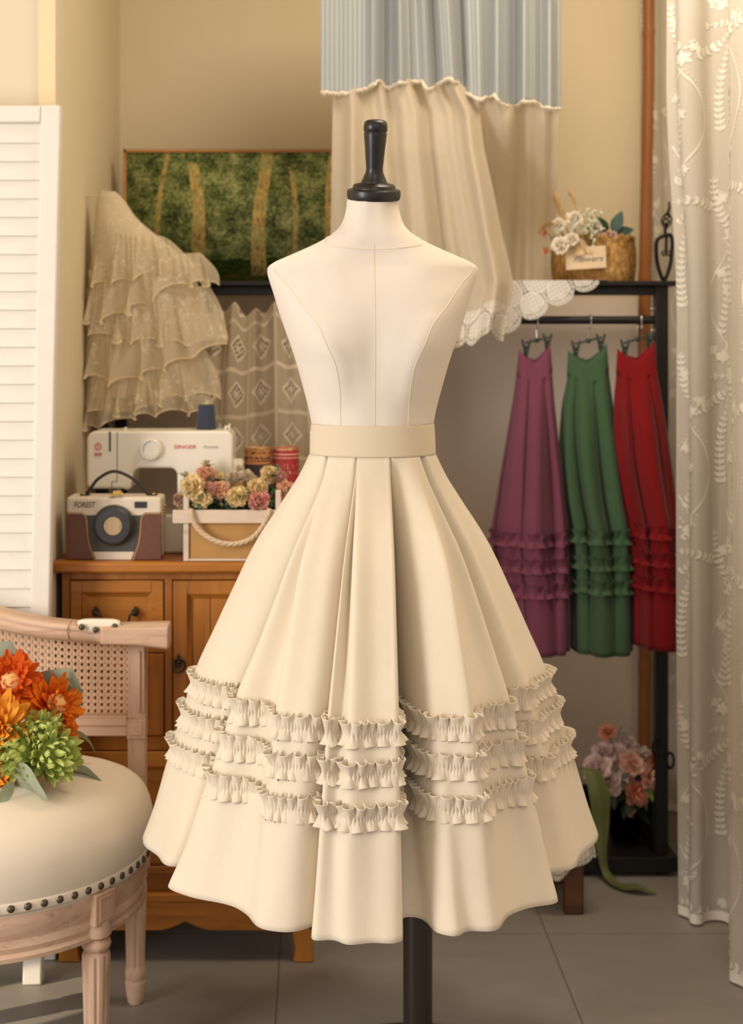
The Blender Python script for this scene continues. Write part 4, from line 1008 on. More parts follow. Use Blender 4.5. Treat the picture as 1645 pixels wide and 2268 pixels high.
# ================================================================ crochet throw behind the sewing machine
b = NB('crochet'); X, Y, _ = b.sep(b.coords('UV')); cs = .112
sx_ = (X / cs).fract() - .5; sy_ = (Y / cs).fract() - .5; ax, ay = sx_.abs(), sy_.abs(); dm = ax + ay
hatch = ((X + Y) * 900.0).sin(); h2 = ((X - Y) * 900.0).sin()
line = ax.max(ay) > .455; dots = (((X / .0068).fract() - .5).abs() < .22) * (((Y / .0068).fract() - .5).abs() < .22) * ((ax.max(ay) - .478).abs() < .012)
dia = dm < .31
q = .125
hx, hy = ((sx_ + sy_) / q).fract() - .5, ((sx_ - sy_) / q).fract() - .5
hole = (dm < .235) * ((hx * hx + hy * hy) < .17) * (dm > .075)
dense = line.max(dia)
n = b.noise(b.coords(), 40, 3)
c = b.mix(dense * .8 + .1, C(198, 182, 154), C(240, 226, 200)); c = b.mix(hatch.step(0, 1) * .25 * (1.0 - dense), c, C(150, 134, 110)); c = b.mix(n * .2, c, C(176, 154, 124))
mesh_a = 1.0 - (hatch > .55) * (1.0 - dense) * .45
alpha = mesh_a * (1.0 - hole * .96) * (1.0 - dots * .9)
crom = b.done(b.holes(b.transl(b.bsdf(c, .95, 0, .1, b.bump(hatch * .5 + h2 * .5 + dense * 2.0, .6, .0012)), c, .2), alpha.sat()))
YC = 3.425
def cf(u, t): return .018 * math.sin(u * .034 + .8 + .5 * t) + .009 * math.sin(u * .067 + 2 - t) + .005 * (1 - t) * math.sin(u * .15)
CU0, CU1 = 425, 735
cum = [0.0]
for k in range(160):
    a, b_ = lerp(CU0, CU1, k / 160), lerp(CU0, CU1, (k + 1) / 160); cum.append(cum[-1] + math.hypot((b_ - a) * YC / F, (cf(b_, 0) - cf(a, 0)) * 1.6))
def crof(a, c_):
    u = lerp(CU0, CU1, a); pinch = 1 - .22 * (1 - c_) ** 1.5; uu = 590 + (u - 590) * pinch
    v = lerp(688, 1168, c_) + (10 * math.sin(u * .11) - 8 * math.cos(u * .05 + .8)) * (1 - c_) ** 3
    return P(uu, v, YC + cf(u, c_) * lerp(1.25, .8, c_) - .012)
m = MB(); m.grid(crof, 160, 60, False, lambda a, c_: (cum[int(round(a * 160))] + .03, -c_ * .53 + .03 + .008 * math.sin(a * 7)))
cro = part('crochet_throw', m, crom, None, sharp=180, origin=P(590, 1168, YC)); tag(cro, 'beige crochet throw with diamond openwork hanging behind the sewing machine', 'crochet throw')
m = MB(); m.grid(lambda a, c_: crof(a, 0) + Vector((0, .055 * math.sin(c_ * PI / 2) ** 1 + .0, .012 * math.sin(c_ * PI) - .02 * c_)), 160, 6, False, lambda a, c_: (cum[int(round(a * 160))], .03 + c_ * .06))
part('folded_edge', m, crom, cro, sharp=180)

# ================================================================ tulle petticoat hanging at the wall
tul = sheer_mat('cream_tulle', C(240, 226, 200), .64, .4, C(250, 242, 224)); tulb = sheer_mat('cream_tulle_lining', C(232, 216, 188), .95, .3, C(246, 236, 214))
pet = thing('tulle_skirt', 'cream ruffled tulle and lace skirt hanging from a wall hook beside the painting', 'skirt', P(300, 935, 3.36))
YP = 3.36
PLF = [(424, 222), (440, 214), (520, 206), (600, 198), (700, 194), (800, 192), (900, 196)]
PRT = [(424, 256), (440, 272), (480, 300), (520, 345), (560, 392), (620, 432), (700, 452), (800, 430), (900, 410)]
def body(a, c_):
    v = lerp(424, 880, c_); l, r = interp_s(PLF, v), interp_s(PRT, v); th = 2 * PI * a; hw = (r - l) / 2; k = 1 + .05 * c_ * math.sin(th * 9)
    bul = .035 + .03 * smooth(c_ * 3)
    return Vector((PX((l + r) / 2 + hw * math.cos(th) * k, YP), YP + .01 + bul * math.sin(th) * k * min(1, .35 + c_ * 4), PZ(v, YP)))
m = MB(); m.grid(body, 72, 40, True); m.f.append(tuple(range(72))); part('lining', m, tulb, pet, sharp=180)
TIERS = [  # attach polyline (u,v), drop px, flare, wave count
    ([(205, 520), (250, 512), (310, 515), (365, 528), (415, 572)], (110, 70), 24, 4), ([(196, 590), (240, 606), (310, 596), (380, 570), (440, 562), (446, 560)], (105, 66), 30, 5), ([(192, 640), (250, 668), (320, 660), (390, 640), (462, 626)], (90, 116), 34, 5),
    ([(190, 720), (250, 738), (330, 716), (400, 700), (468, 694)], (120, 76), 30, 6), ([(190, 790), (250, 800), (330, 790), (390, 772), (446, 766)], (96, 128), 34, 5), ([(194, 850), (250, 856), (330, 850), (400, 838), (432, 826)], (88, 78), 26, 5)]
for ti, (pl, drop, fl, nwv) in enumerate(TIERS):
    rnd = random.Random(50 + ti); top_ = catmull([(u, v, 0) for u, v in pl], 24); N = len(top_) - 1
    ks = [0.0]
    while ks[-1] < 1: ks.append(ks[-1] + rnd.uniform(.35, 1.7) / nwv)
    ks = [k / ks[-1] for k in ks]; am = [rnd.uniform(.6, 1.3) for _ in ks]
    def phase(a):
        j = 0
        while j < len(ks) - 2 and ks[j + 1] < a: j += 1
        f_ = clamp((a - ks[j]) / (ks[j + 1] - ks[j])); return 2 * PI * f_, lerp(am[j], am[j + 1], f_)
    SM = 5
    def tier(a, c_):
        x = a * N; i = min(N - 1, int(x)); p = top_[i].lerp(top_[i + 1], x - i); ph, k_ = phase(a); e_ = c_ ** 1.2
        edge = abs(a - .5) * 2; sidel = (a - .5)
        dv = lerp(drop[0], drop[1], a) * c_
        u = p.x + sidel * 26 * e_ + fl * .42 * k_ * e_ * math.cos(ph); v = p.y + dv + fl * .24 * k_ * e_ * math.sin(ph) + 14 * math.sin(a * 5 + ti * 1.7) * (.3 + .7 * c_)
        if sidel > .25: u += (sidel - .25) * 90 * math.sin(PI * c_ * .8)
        y = YP - .052 - .004 * (ti % 2) + .055 * (edge ** 2.5) - .026 * k_ * e_ * (.5 + .5 * math.sin(ph)) - .006 * c_ + .0022 * math.sin(a * 110 + ti + 2.5 * math.sin(a * 17 + ti)) * (1 - .6 * c_) * min(1, c_ * 8)
        return P(u, v, y)
    nu = 420; m = MB(); m.grid(tier, nu, 14); tp = part('ruffle_tier', m, tul, pet, sharp=180)
    part('rolled_edge', MB().tube([tier(k / nu, 1) for k in range(nu + 1)], .0016, 5), fabric('tulle_edge%d' % ti, C(228, 208, 172), .9) if ti == 0 else bpy.data.materials['tulle_edge0'], tp, sharp=180)
hk = thing('wall_hook', 'small cream painted hook on the side wall holding the tulle skirt', 'hook', (LX, YP + .01, PZ(432, YP)))
m = MB(); c = Vector((LX, YP + .01, PZ(430, YP))); m.box(c + Vector((0, -.006, -.01)), c + Vector((.003, .006, .01))); CRP = plain('cream_paint', C(210, 196, 166), .6); part('plate', m, CRP, hk, .001)
part('prong', MB().tube(catmull([c, c + Vector((.025, 0, -.004)), c + Vector((.038, 0, -.002)), c + Vector((.044, 0, .012))], 5), .002, 8), CRP, hk)

# ================================================================ sheer embroidered curtains at the window side
emb = fabric('embroidery_thread', C(242, 236, 224), .8, 900, .3, .02, .1, .25)
voile = sheer_mat('embroidered_voile', C(226, 220, 209), .88, .4)
def sheer_curtain(name, label, path, ztop, wave, seed, thick_hem=True, den=1.0, zb=.006):
    pth = catmull([(x, y, 0) for x, y in path], 30); cumr = [0.0]
    for a, b_ in zip(pth, pth[1:]): cumr.append(cumr[-1] + (b_ - a).length)
    tot = cumr[-1]
    def base_(s):
        j = 0
        lo, hi = 0, len(cumr) - 2
        while lo < hi:
            md = (lo + hi) // 2
            if cumr[md + 1] < s: lo = md + 1
            else: hi = md
        j = lo; return pth[j].lerp(pth[j + 1], clamp((s - cumr[j]) / max(1e-9, cumr[j + 1] - cumr[j])))
    def surf_(s, z, off=0):
        s = clamp(s, 0.002, tot - .002); p = base_(s); d = (base_(min(tot, s + .004)) - base_(max(0, s - .004))); d = d.normalized(); nn = Vector((d.y, -d.x, 0))
        if nn.y > 0 and abs(nn.y) > abs(nn.x) or (abs(nn.x) >= abs(nn.y) and nn.x > 0): nn = -nn
        w = wave * math.sin(s * 2 * PI / .085 + .8 * math.sin(z * 2 + seed) + seed) + wave * .5 * math.sin(s * 2 * PI / .047 + z * 1.2)
        q = p + nn * (w + off); q.x += -.03 * smooth((z - 1.35) / .6) * clamp(1 - s / .12); return Vector((q.x, q.y, z))
    t = thing(name, label, 'curtain', (path[0][0], path[0][1], zb))
    nu, nv = int(tot / .007), 70
    m = MB(); m.grid(lambda a, c_: surf_(a * tot, lerp(zb, ztop, c_)), nu, nv); part('voile_panel', m, voile, t, sharp=180)
    if thick_hem:
        m = MB(); m.grid(lambda a, c_: surf_(a * tot, lerp(zb, zb + .022, c_), .0012), nu, 3); part('hem', m, fabric('curtain_hem' + name + str(seed), C(234, 227, 214), .85, 700, .2), t, sharp=180)
    rnd = random.Random(seed); m = MB()
    def leafl(s, z, ang, l, w):
        if not (.01 < s < tot - .01 and zb + .02 < z < ztop - .01): return
        q = []
        for x, y in ((0, 0), (.3, .5), (.62, .42), (1, 0), (.62, -.42), (.3, -.5)):
            a_, b_ = x * l, y * w; q.append(surf_(s + a_ * math.cos(ang) - b_ * math.sin(ang), z + a_ * math.sin(ang) + b_ * math.cos(ang), .0016))
        m.add(q, [tuple(range(6))])
    def sprig(s, z, ang, length, curve, k):
        for i in range(k):
            t_ = i / (k - 1); a = ang + curve * t_; ds = length / k; s += math.cos(a) * ds; z += math.sin(a) * ds; l = .017 * (1 - .45 * t_) * rnd.uniform(.8, 1.2)
            leafl(s, z, a + .85, l, l * .5); leafl(s, z, a - .85, l, l * .5); leafl(s, z, a, ds * 1.25, .0022)
    def rosette(s, z, r):
        for k in range(6): leafl(s, z, 2 * PI * k / 6 + r * 90, r, r * .62)
        for k in range(5): leafl(s + rnd.uniform(-r, r), z + rnd.uniform(-r, r), rnd.uniform(0, 6.3), r * .6, r * .4)
    def bead_arc(s, z, h, bow, sg):
        n_ = int(h / .0042)
        for i in range(n_):
            t_ = i / n_; a = PI * t_; x = s + sg * bow * math.sin(a); y = z + h * (t_ - .5); ang = math.atan2(h / PI, sg * bow * math.cos(a)); leafl(x, y, ang, .0062, .0045)
            if i % 2 == 0: leafl(x + sg * .006, y, ang - sg * PI / 2, .005, .0022)
    TW, TH = .21 / den, .40; r_ = 0; z = zb + .02
    while z < ztop:
        s = (-.08 if r_ % 2 else .03)
        while s < tot + .1:
            bead_arc(s, z + .2, .26, .062, 1); bead_arc(s + .02, z + .19, .24, .05, -1)
            sprig(s - .01, z + .10, 1.25, .16, .45, 11); rosette(s, z + .06, .017); rosette(s + .018, z + .085, .012); rosette(s - .02, z + .075, .012)
            sprig(s + .03, z + .34, .25, .12, .7, 9); sprig(s + .02, z + .345, 2.2, .12, -.6, 9); rosette(s + .02, z + .335, .018); rosette(s + .04, z + .36, .012)
            sprig(s + .10, z + .16, 1.75, .2, -.5, 14); sprig(s + .09, z - .01, 2.6, .12, .7, 9); rosette(s + .1, z + .02, .014); rosette(s + .012, z + .21, .016); rosette(s - .004, z + .25, .013)
            s += TW
        z += TH; r_ += 1
    part('embroidery', m, emb, t, sharp=180, weld=False)['kind'] = 'stuff'
    return t
sheer_curtain('lace_curtain', 'sheer cream curtain with embroidered sprigs falling to the floor in front of the rack end', [(.835, 3.205), (.862, 3.15), (.905, 3.165), (.945, 3.15), (.975, 3.08), (.92, 2.98), (.862, 2.90), (.868, 2.83), (.90, 2.76), (.862, 2.66), (.90, 2.56)], 2.35, .006, 3)
sheer_curtain('lace_curtain', 'narrow far sheer embroidered curtain in the back corner behind the black rack post', [(.952, 3.94), (.965, 3.90), (1.0, 3.93), (1.035, 3.90), (1.07, 3.92), (1.10, 3.90)], 2.5, .004, 8)
# ================================================================ basket of flowers on the shelf
BYC = 3.60; bc = Vector((PX(1314, BYC), BYC, ST + .0022)); yaw = math.radians(-24)
RB = Matrix.Translation(bc) @ Matrix.Rotation(yaw, 4, 'Z')
b = NB('woven_seagrass'); co = b.coords(); X, Y, Z = b.sep(co); n = b.noise(b.scale(co, (1, 1, .35)), 120, 4, .7); n2 = b.noise(co, 14, 3)
c = b.ramp((n * .7 + n2 * .3).sat(), [(.3, C(84, 56, 24)), (.5, C(146, 108, 58)), (.68, C(190, 152, 96))])
sea = b.done(b.bsdf(c, .85, 0, .2, b.bump(n, .8, .003)))
bas = thing('flower_basket', 'woven seagrass basket with paper sign on the black shelf, filled with white roses', 'basket', bc)
HX, HYb, BH = .096, .058, .108
def bring(z, k=1.0):
    o = []; N = 150
    for i in range(N):
        th = 2 * PI * i / N; c_, s_ = math.cos(th), math.sin(th); e = .42
        x = HX * math.copysign(abs(c_) ** e, c_); y = HYb * math.copysign(abs(s_) ** e, s_); o.append((x * k, y * k))
    return o
def bask(a, c_):
    N = 150; i = int(round(a * N)) % N; z = c_ * BH; k = 1.0 + .06 * math.sin(c_ * PI * .9) - .01 * c_; x, y = bring(z, k)[i]
    d = 1 + .012 * abs(math.sin(i * PI * 27 / N * 2)) + .008 * math.sin(c_ * 44 + 2.5 * math.sin(i * .9)) ; top = .006 * math.sin(i * .35)
    return RB @ Vector((x * d, y * d, z + top * c_ * 1.0))
m = MB(); m.grid(bask, 150, 36, True); m.f.append(tuple(range(150))); part('woven_body', m, sea, bas, solid=.004, sharp=180)
m = MB()
for sg in (0, 1):
    m.tube([RB @ Vector((x * 1.02, y * 1.02, BH + .006 * math.sin(i * .35) + .0035 * math.sin(i * .8 + sg * PI))) + Vector((0, 0, .001)) for i, (x, y) in enumerate(bring(BH))], .0042, 6, True)
part('braided_rim', m, sea, bas, sharp=180)
tg = MB(); Tg = RB @ Matrix.Translation((-.022, -HYb * 1.08 - .004, .052)) @ Matrix.Rotation(math.radians(4), 4, 'Y')
Tg = Matrix.Translation(P(1297, 570, BYC - .085)) @ Matrix.Rotation(math.radians(-3), 4, 'Y') @ Matrix.Rotation(yaw * .35, 4, 'Z')
tg.box((-.05, -.001, -.029), (.05, .001, .027), Tg)
sign = part('paper_sign', tg, plain('cream_card', C(206, 182, 150), .8, var=.04), bas, .0004)
lt = lettering('Flowers', .026, plain('slate_ink', C(84, 92, 100), .7), sign, Tg @ Vector((.004, -.0014, -.005)), .4, rotz=yaw * .35); lt.rotation_euler[1] = math.radians(-3); lt.scale = (.88, .8, 1)
ros = petal_mat('ivory_rose_petal', C(226, 206, 160), C(240, 230, 208), C(244, 236, 220), .02)
rb = bloom_mesh('rose_bloom', ros, .026, [(5, 18, 1.0, 0), (5, 48, .95, .05), (5, 66, .9, .12), (4, 76, .8, .2), (4, 84, .62, .28)], 61, .03, .5, .4, 5, 5, -.35)
Yb = BYC - .05
soil = P(1290, 560, BYC)
for i, (u, v, s_, lab) in enumerate(((1238, 500, .85, 'ivory rose at the outer top of the basket beside the pampas'), (1270, 488, 1.0, 'large ivory rose upright in the middle of the basket flowers'), (1241, 545, 1.0, 'ivory rose hanging lowest over the basket edge'), (1266, 532, .8, 'slim ivory rosebud just above the paper sign'), (1315, 505, .85, 'ivory rose behind the green sprig and next to dark leaves'))):
    h = P(u, v, Yb - (.045 if v > 525 else -.01)); ft = RB @ Vector((lerp(-.06, .02, i / 4), 0, .075)); flower('rose', lab, 'flower', 'roses in the basket', ft, h, ((u - 1270) / 90, -1, .4), rb, s_, .0013)
pam = petal_mat('pampas_plume', C(206, 174, 122), C(224, 198, 152), C(214, 182, 132), .05)
def plume(name, label, pts, w, n, seed, group, mat):
    rnd = random.Random(seed); t = thing(name, label, 'dried grass', pts[0], group); q = catmull(pts, 14); m = MB()
    for i in range(n):
        k = rnd.randint(len(q) // 3, len(q) - 2); d = (q[k + 1] - q[k]).normalized(); M = Matrix.Translation(q[k]) @ (d + Vector((rnd.uniform(-.6, .6), rnd.uniform(-.6, .6), rnd.uniform(-.3, .6)))).to_track_quat('X', 'Z').to_matrix().to_4x4()
        petal(m, M, w * rnd.uniform(1.2, 2.4), w * .14, .3, .1, 3, 2, 0, rnd)
    part('plume', m, mat, t, sharp=180, weld=False); part('stem', MB().tube(q, .0012, 5), fabric(name + '_stem%d' % seed, C(170, 140, 92)), t)
ft = RB @ Vector((-.05, .01, .08))
plume('pampas_grass', 'broad tan pampas plume fanning above the ivory roses', [ft, P(1252, 500, Yb + .01), P(1240, 470, Yb + .01), P(1230, 446, Yb)], .014, 130, 1, 'dried grasses in the basket', pam)
plume('pampas_grass', 'single thin tan grass blade rising highest above the basket', [ft, P(1272, 480, Yb + .02), P(1273, 455, Yb + .02), P(1260, 427, Yb + .02)], .010, 40, 2, 'dried grasses in the basket', pam)
plume('pampas_grass', 'short tan pampas tuft drooping over the end of the basket', [ft, P(1228, 500, Yb), P(1208, 502, Yb - .01), P(1199, 512, Yb - .01)], .011, 60, 3, 'dried grasses in the basket', pam)
gyp = thing('green_sprig', 'airy sprig of tiny white buds on green stems in the basket', 'sprig', ft, None); m = MB(); mb2 = MB(); rnd = random.Random(12)
for k in range(46):
    h = P(rnd.gauss(1306, 15), rnd.gauss(500, 22), Yb + rnd.uniform(-.03, .03)); r0 = P(1300, 548, Yb); m.tube(catmull([r0, r0.lerp(h, .5) + Vector((rnd.uniform(-.008, .008), 0, .004)), h], 4), .0007, 4); mb2.ell(h, .0032, .0032, .0032, 8, 5)
    for q in range(2): mb2.ell(h + Vector((rnd.uniform(-.008, .008), rnd.uniform(-.005, .005), rnd.uniform(-.008, .008))), .0024, .0024, .0024, 6, 4)
part('stems', m, plain('olive_stem', C(110, 122, 60), .7), gyp, weld=False); part('buds', mb2, plain('white_buds', C(224, 222, 196), .8), gyp, weld=False)['kind'] = 'stuff'
lfm = leaf_mesh('leaf', plain('deep_green_leaf', C(36, 66, 50), .5, var=.12), .062, .017, .1, .1, 10, .8)
lsp = thing('leaf_sprig', 'sprig of three dark green leaves at the end of the basket flowers', 'leaves', P(1346, 540, Yb + .02), None); o = Vector(lsp.location)
for h, r0 in (((1376, 466), (1358, 516)), ((1404, 508), (1362, 516)), ((1318, 480), (1348, 514))):
    a_, b_ = P(r0[0], r0[1], Yb + .02), P(h[0], h[1], Yb + .01); d = b_ - a_; q = d.to_track_quat('X', 'Y') @ Euler((math.radians(0), 0, 0)).to_quaternion(); place('leaf', lfm, lsp, a_ - o, q, d.length / .062)
part('stem', MB().tube([o, P(1356, 518, Yb + .02)], .0014, 6), STEMG, lsp)
ber = thing('pink_blossoms', 'small cluster of dusty pink blossoms at the basket rim below the dark leaves', 'flower', P(1346, 545, Yb), None); o = Vector(ber.location)
pbl = bloom_mesh('blossom', petal_mat('dusty_pink_petal', C(190, 130, 110), C(216, 176, 160), C(210, 170, 160), .01), .0105, [(5, 20, 1, 0), (5, 60, .7, .1)], 9, .05, .5)
for u, v in ((1334, 524), (1345, 518), (1352, 528), (1340, 532), (1358, 520), (1332, 534)): place('blossom', pbl, ber, P(u, v, Yb - .008) - o, quat_to((random.uniform(-.5, .5), -1, .4)), 1)
part('stem', MB().tube([Vector((0, 0, 0)) + o, P(1345, 526, Yb)], .001, 5), STEMG, ber)
org = bloom_mesh('petal_cluster', petal_mat('rust_petal', C(200, 140, 100), C(214, 160, 120), None, .02), .013, [(4, 20, 1, 0), (3, 50, .8, .1)], 19, .05, .5)
for u, v, lab in ((1207, 516, 'upper rust coloured dried leaf poking out past the basket end'), (1211, 556, 'lower rust coloured dried leaf hanging at the basket end')):
    flower('dried_leaf', lab, 'dried leaf', 'rust leaves in the basket', RB @ Vector((-.07, -.01, .08)), P(u, v, Yb - .02), (-.8, -1, .1), org, 1, .001)
rib = MB(); rib.grid(lambda a, c_: P(lerp(1280, 1284, c_) + (a - .5) * (10 + 14 * c_) , lerp(530, 566, c_), BYC - .091 - .004 * math.sin(c_ * 5 + a * 3)), 4, 10); rib.grid(lambda a, c_: P(lerp(1286, 1302, c_) + (a - .5) * (10 + 12 * c_), lerp(530, 562, c_), BYC - .09 - .004 * math.sin(c_ * 4 + a * 3)), 4, 10)
part('ribbon_bow', rib, fabric('beige_ribbon', C(196, 168, 130), .8), bas, sharp=180, solid=.0006)

# ================================================================ iron scroll ornament at the shelf end
ORY = 3.62; sc_ = ORY / F
orn = thing('iron_ornament', 'black wrought iron scroll stand with twisted cage on the end of the shelf', 'ornament', (PX(1470, ORY), ORY, ST))
o = Vector((PX(1470, ORY), ORY, ST)); dz = PZ(622, ORY) - ST
def OP(u, v): p = P(u, v, ORY); p.z = ST + .004 + (p.z - PZ(618, ORY)) * 1.0; return p
part('foot', MB().lathe([(0, 0), (.018, 0), (.018, .003), (.004, .007), (0, .007)], 20, Matrix.Translation(o)), IRON, orn)
ring = catmull([OP(1470, 612), OP(1458, 585), OP(1453, 550), OP(1456, 522), OP(1470, 514), OP(1484, 512), OP(1488, 525), OP(1487, 552), OP(1482, 585)], 8, True)
part('teardrop_ring', MB().tube(ring, .0052, 10, True), IRON, orn)
m = MB(); m.tube(catmull([OP(1474, 516), OP(1473, 500), OP(1476, 492), OP(1476, 484)], 5), .0045, 8)
for q in range(4):
    m.tube([Vector((PX(lerp(1474, 1478, k / 20), ORY), ORY, 0)) + Vector((.014 * math.sin(PI * k / 20) * math.cos(q * PI / 2 + k * .25), .014 * math.sin(PI * k / 20) * math.sin(q * PI / 2 + k * .25), OP(1470, lerp(497, 462, k / 20)).z)) for k in range(21)], .0022, 6)
m.tube([OP(1478, 464), OP(1482, 452), OP(1481, 438)], [.0045, .0035, .0028], 8); part('twisted_cage', m, IRON, orn)
m = MB(); m.tube([OP(1476, 516), OP(1475, 540), OP(1475, 556)], .0042, 8)
for sg in (-1, 1): m.tube([OP(1475 + sg * (5 + 4 * math.cos(a)), 552 + 5 * math.sin(a)) for a in [PI * (1 - k / 10 * 1.5) for k in range(11)]], .0024, 6)
part('inner_scroll', m, IRON, orn)

# ================================================================ low stool with lace cloth, dark vase and pink flowers on the rack's low shelf
LS = .05
stl = thing('low_stool', 'low orange brown wooden stool mostly hidden behind the cream skirt', 'stool', (PX(1190, 3.33), 3.33, 0))
swood = wood('orange_brown_wood', C(66, 40, 24), C(94, 58, 34), 12, (.1, 1, 1))
x0, x1, y0, y1, zs = .36, PX(1272, 3.38), 3.20, 3.435, PZ(1760, 3.38)
part('seat', MB().box((x0, y0, zs - .028), (x1, y1, zs)), swood, stl, .006)
for x in (x0 + .01, x1 - .055):
    for y in (y0 + .008, y1 - .034): part('leg', MB().box((x, y, 0), (x + .045, y + .03, zs - .028)), swood, stl, .004)
lc = MB()
def clothf(a, c_): return Vector((lerp(x1 - .10, x1 + .006, a), y0 - .006 - .006 * math.sin(a * 8), zs + .001 - c_ * (zs - .045))) 
lc.grid(lambda a, c_: Vector((lerp(x1 - .1, x1, a), lerp(y0 + .07, y0 - .003, c_), zs + .0012)), 10, 6, False, lambda a, c_: (a * .16, .14 + .07 * (1 - c_)))
lc.grid(lambda a, c_: Vector((lerp(x1 - .1, x1, a), y0 - .004, zs + .001)).lerp(P(lerp(1180, 1320, a), lerp(1985, 1898, a) , 3.19), 1 - c_) + Vector((0, .008 * math.sin(a * 12) * (1 - c_), 0)), 30, 16, False, lambda a, c_: (a * .16, c_ * .14))
lcl = part('lace_cloth', lc, lace_mat('stool_lace', C(226, 216, 200), .05, .014), None, sharp=180, origin=(x1, y0, zs)); tag(lcl, 'white lace edged cloth draped over the low stool behind the skirt hem', 'lace cloth')
VY = 3.56; vc = Vector((PX(1384, VY), VY, LS + .001))
b = NB('smoked_glass'); g = b.n('ShaderNodeBsdfGlass'); g.inputs['Color'].default_value = C(96, 100, 98); g.inputs['Roughness'].default_value = .05; g.inputs['IOR'].default_value = 1.35
b.nt.links.new(g.outputs[0], b.out.inputs[0]); smoke = b.m
vas = thing('glass_vase', 'dark smoked glass vase holding pink and peach flowers on the rack foot', 'vase', vc)
h = PZ(1768, VY) - LS
prof = [(.026, 0), (.034, .004), (.040, h * .3), (.036, h * .65), (.030, h * .86), (.036, h), (.033, h), (.027, h * .86), (.033, h * .65), (.036, h * .3), (.030, .010), (.004, .010)]
m = MB(); N = 40; vs = []; fs = []
for j, (r, z) in enumerate(prof):
    for k in range(N):
        a = 2 * PI * k / N; q = r * (1 + (.035 * math.cos(a * 10) if j < 7 else 0)); vs.append(vc + Vector((q * math.cos(a), q * math.sin(a), z)))
for j in range(len(prof) - 1):
    for k in range(N): fs.append((j*N+k, j*N+(k+1) % N, (j+1)*N+(k+1) % N, (j+1)*N+k))
fs += [tuple(range(N))[::-1], tuple((len(prof)-1)*N+k for k in range(N))]
m.add(vs, fs); part('glass', m, smoke, vas, sharp=60)
PEO = [(6, 8, 1.0, 0), (7, 32, .98, .03), (7, 52, .92, .1), (6, 68, .82, .18), (5, 80, .7, .24)]
pk1 = petal_mat('pale_pink_petal', C(232, 176, 172), C(240, 206, 200), C(242, 218, 214), .03); pk2 = petal_mat('peach_rose_petal', C(240, 168, 140), C(244, 192, 168), C(246, 204, 184), .03)
pk3 = petal_mat('salmon_rose_petal', C(232, 140, 108), C(238, 156, 124), C(240, 170, 142), .03); pk4 = petal_mat('ivory_peony_petal', C(220, 190, 160), C(232, 216, 196), C(236, 222, 206), .03)
VB = [bloom_mesh('peony_bloom', q, .041, PEO, 70 + i, .07, .46, .45, 5, 4, .1) for i, q in enumerate((pk1, pk2, pk3, pk4))]
VF = [(1336, 1670, 0, .8, 'pale pink peony at the outer top of the vase bouquet'), (1362, 1676, 0, 1.0, 'pale pink peony in the upper centre of the vase bouquet'), (1388, 1652, 0, .72, 'small pink bloom near the top of the vase bouquet'), (1325, 1702, 0, 1.0, 'pale pink peony leaning toward the cream skirt above the big leaf'), (1346, 1730, 0, 1.05, 'large pale pink peony drooping lowest toward the big leaf'),
      (1366, 1708, 3, .95, 'ivory peony in the middle of the vase bouquet'), (1396, 1694, 1, .85, 'light peach rose right beside the ivory peony'), (1421, 1680, 3, .75, 'cream peach bloom behind the salmon rose near the post'), (1447, 1694, 2, .9, 'bright salmon rose closest to the black post'), (1437, 1722, 1, 1.0, 'peach rose directly under the bright salmon rose'), (1408, 1752, 2, .95, 'salmon rose hanging over the vase mouth'), (1383, 1730, 1, .6, 'small pink carnation between ivory peony and hanging salmon rose'), (1346, 1626, 2, .62, 'tiny salmon bloom on the tallest stem of the vase bouquet')]
dkl = [leaf_mesh('leaf', plain('dark_olive_leaf', C(40, 56, 28), .55, var=.2), .06, .013, .4, .2), leaf_mesh('leaf', plain('fresh_leaf', C(104, 124, 50), .55, var=.2), .05, .010, .4, .2)]  # dark olive and light green leaf variants
for i, (u, v, k, s_, lab) in enumerate(VF):
    y = VY - .03 - (.03 if v > 1690 else 0) + .012 * (i % 3); hd = P(u, v, y); ft = vc + Vector((.012 * math.cos(i), .012 * math.sin(i), .014)); ax = Vector(((u - 1385) / 80, -1, clamp((1750 - v) / 90, -.2, 1)))
    lv = [(dkl[(i + q) % 2 if q == 2 else 0], .62 + .13 * q, (random.uniform(-1, 1), random.uniform(-1, 0), random.uniform(-.6, .4)), random.uniform(.7, 1.1)) for q in range(3)]
    neck = vc + Vector((.014 * math.cos(i), .014 * math.sin(i), h)); flower('vase_flower', lab, 'flower', 'flowers in the smoked glass vase', ft, hd, ax, VB[k], s_, .0016, lv, bend=neck - ft.lerp(hd, .55))
bs = thing('bud_sprig', 'trailing sprig of pink buds and light green leaves falling from the vase', 'sprig', vc + Vector((0, 0, h * .9)), None); o = Vector(bs.location)
pts = catmull([o, P(1420, 1770, VY - .05), P(1456, 1790, VY - .06), P(1474, 1808, VY - .06)], 6); part('stem', MB().tube(pts, .0012, 5), STEMG, bs)
for k in range(4, len(pts), 3): place('leaf', dkl[1], bs, pts[k] - o, Vector((random.uniform(-.5, 1), -.6, random.uniform(-1, .3))).to_track_quat('X', 'Z'), .55)
pts2 = [P(1396, 1784, VY - .06), P(1400, 1794, VY - .06), P(1394, 1802, VY - .06), P(1398, 1776, VY - .06)]
for q in pts2: place('bud', pbl, bs, q - o, quat_to((0, -1, 0)), .9)
tops = thing('bud_sprig', 'upright green leaf sprig at the top of the vase bouquet', 'sprig', vc + Vector((.005, .005, .03)), None); o = Vector(tops.location)
part('stem', MB().tube(catmull([o, vc + Vector((0, 0, h)), P(1362, 1660, VY - .01), P(1374, 1612, VY - .01)], 6), .0012, 5), STEMG, tops)
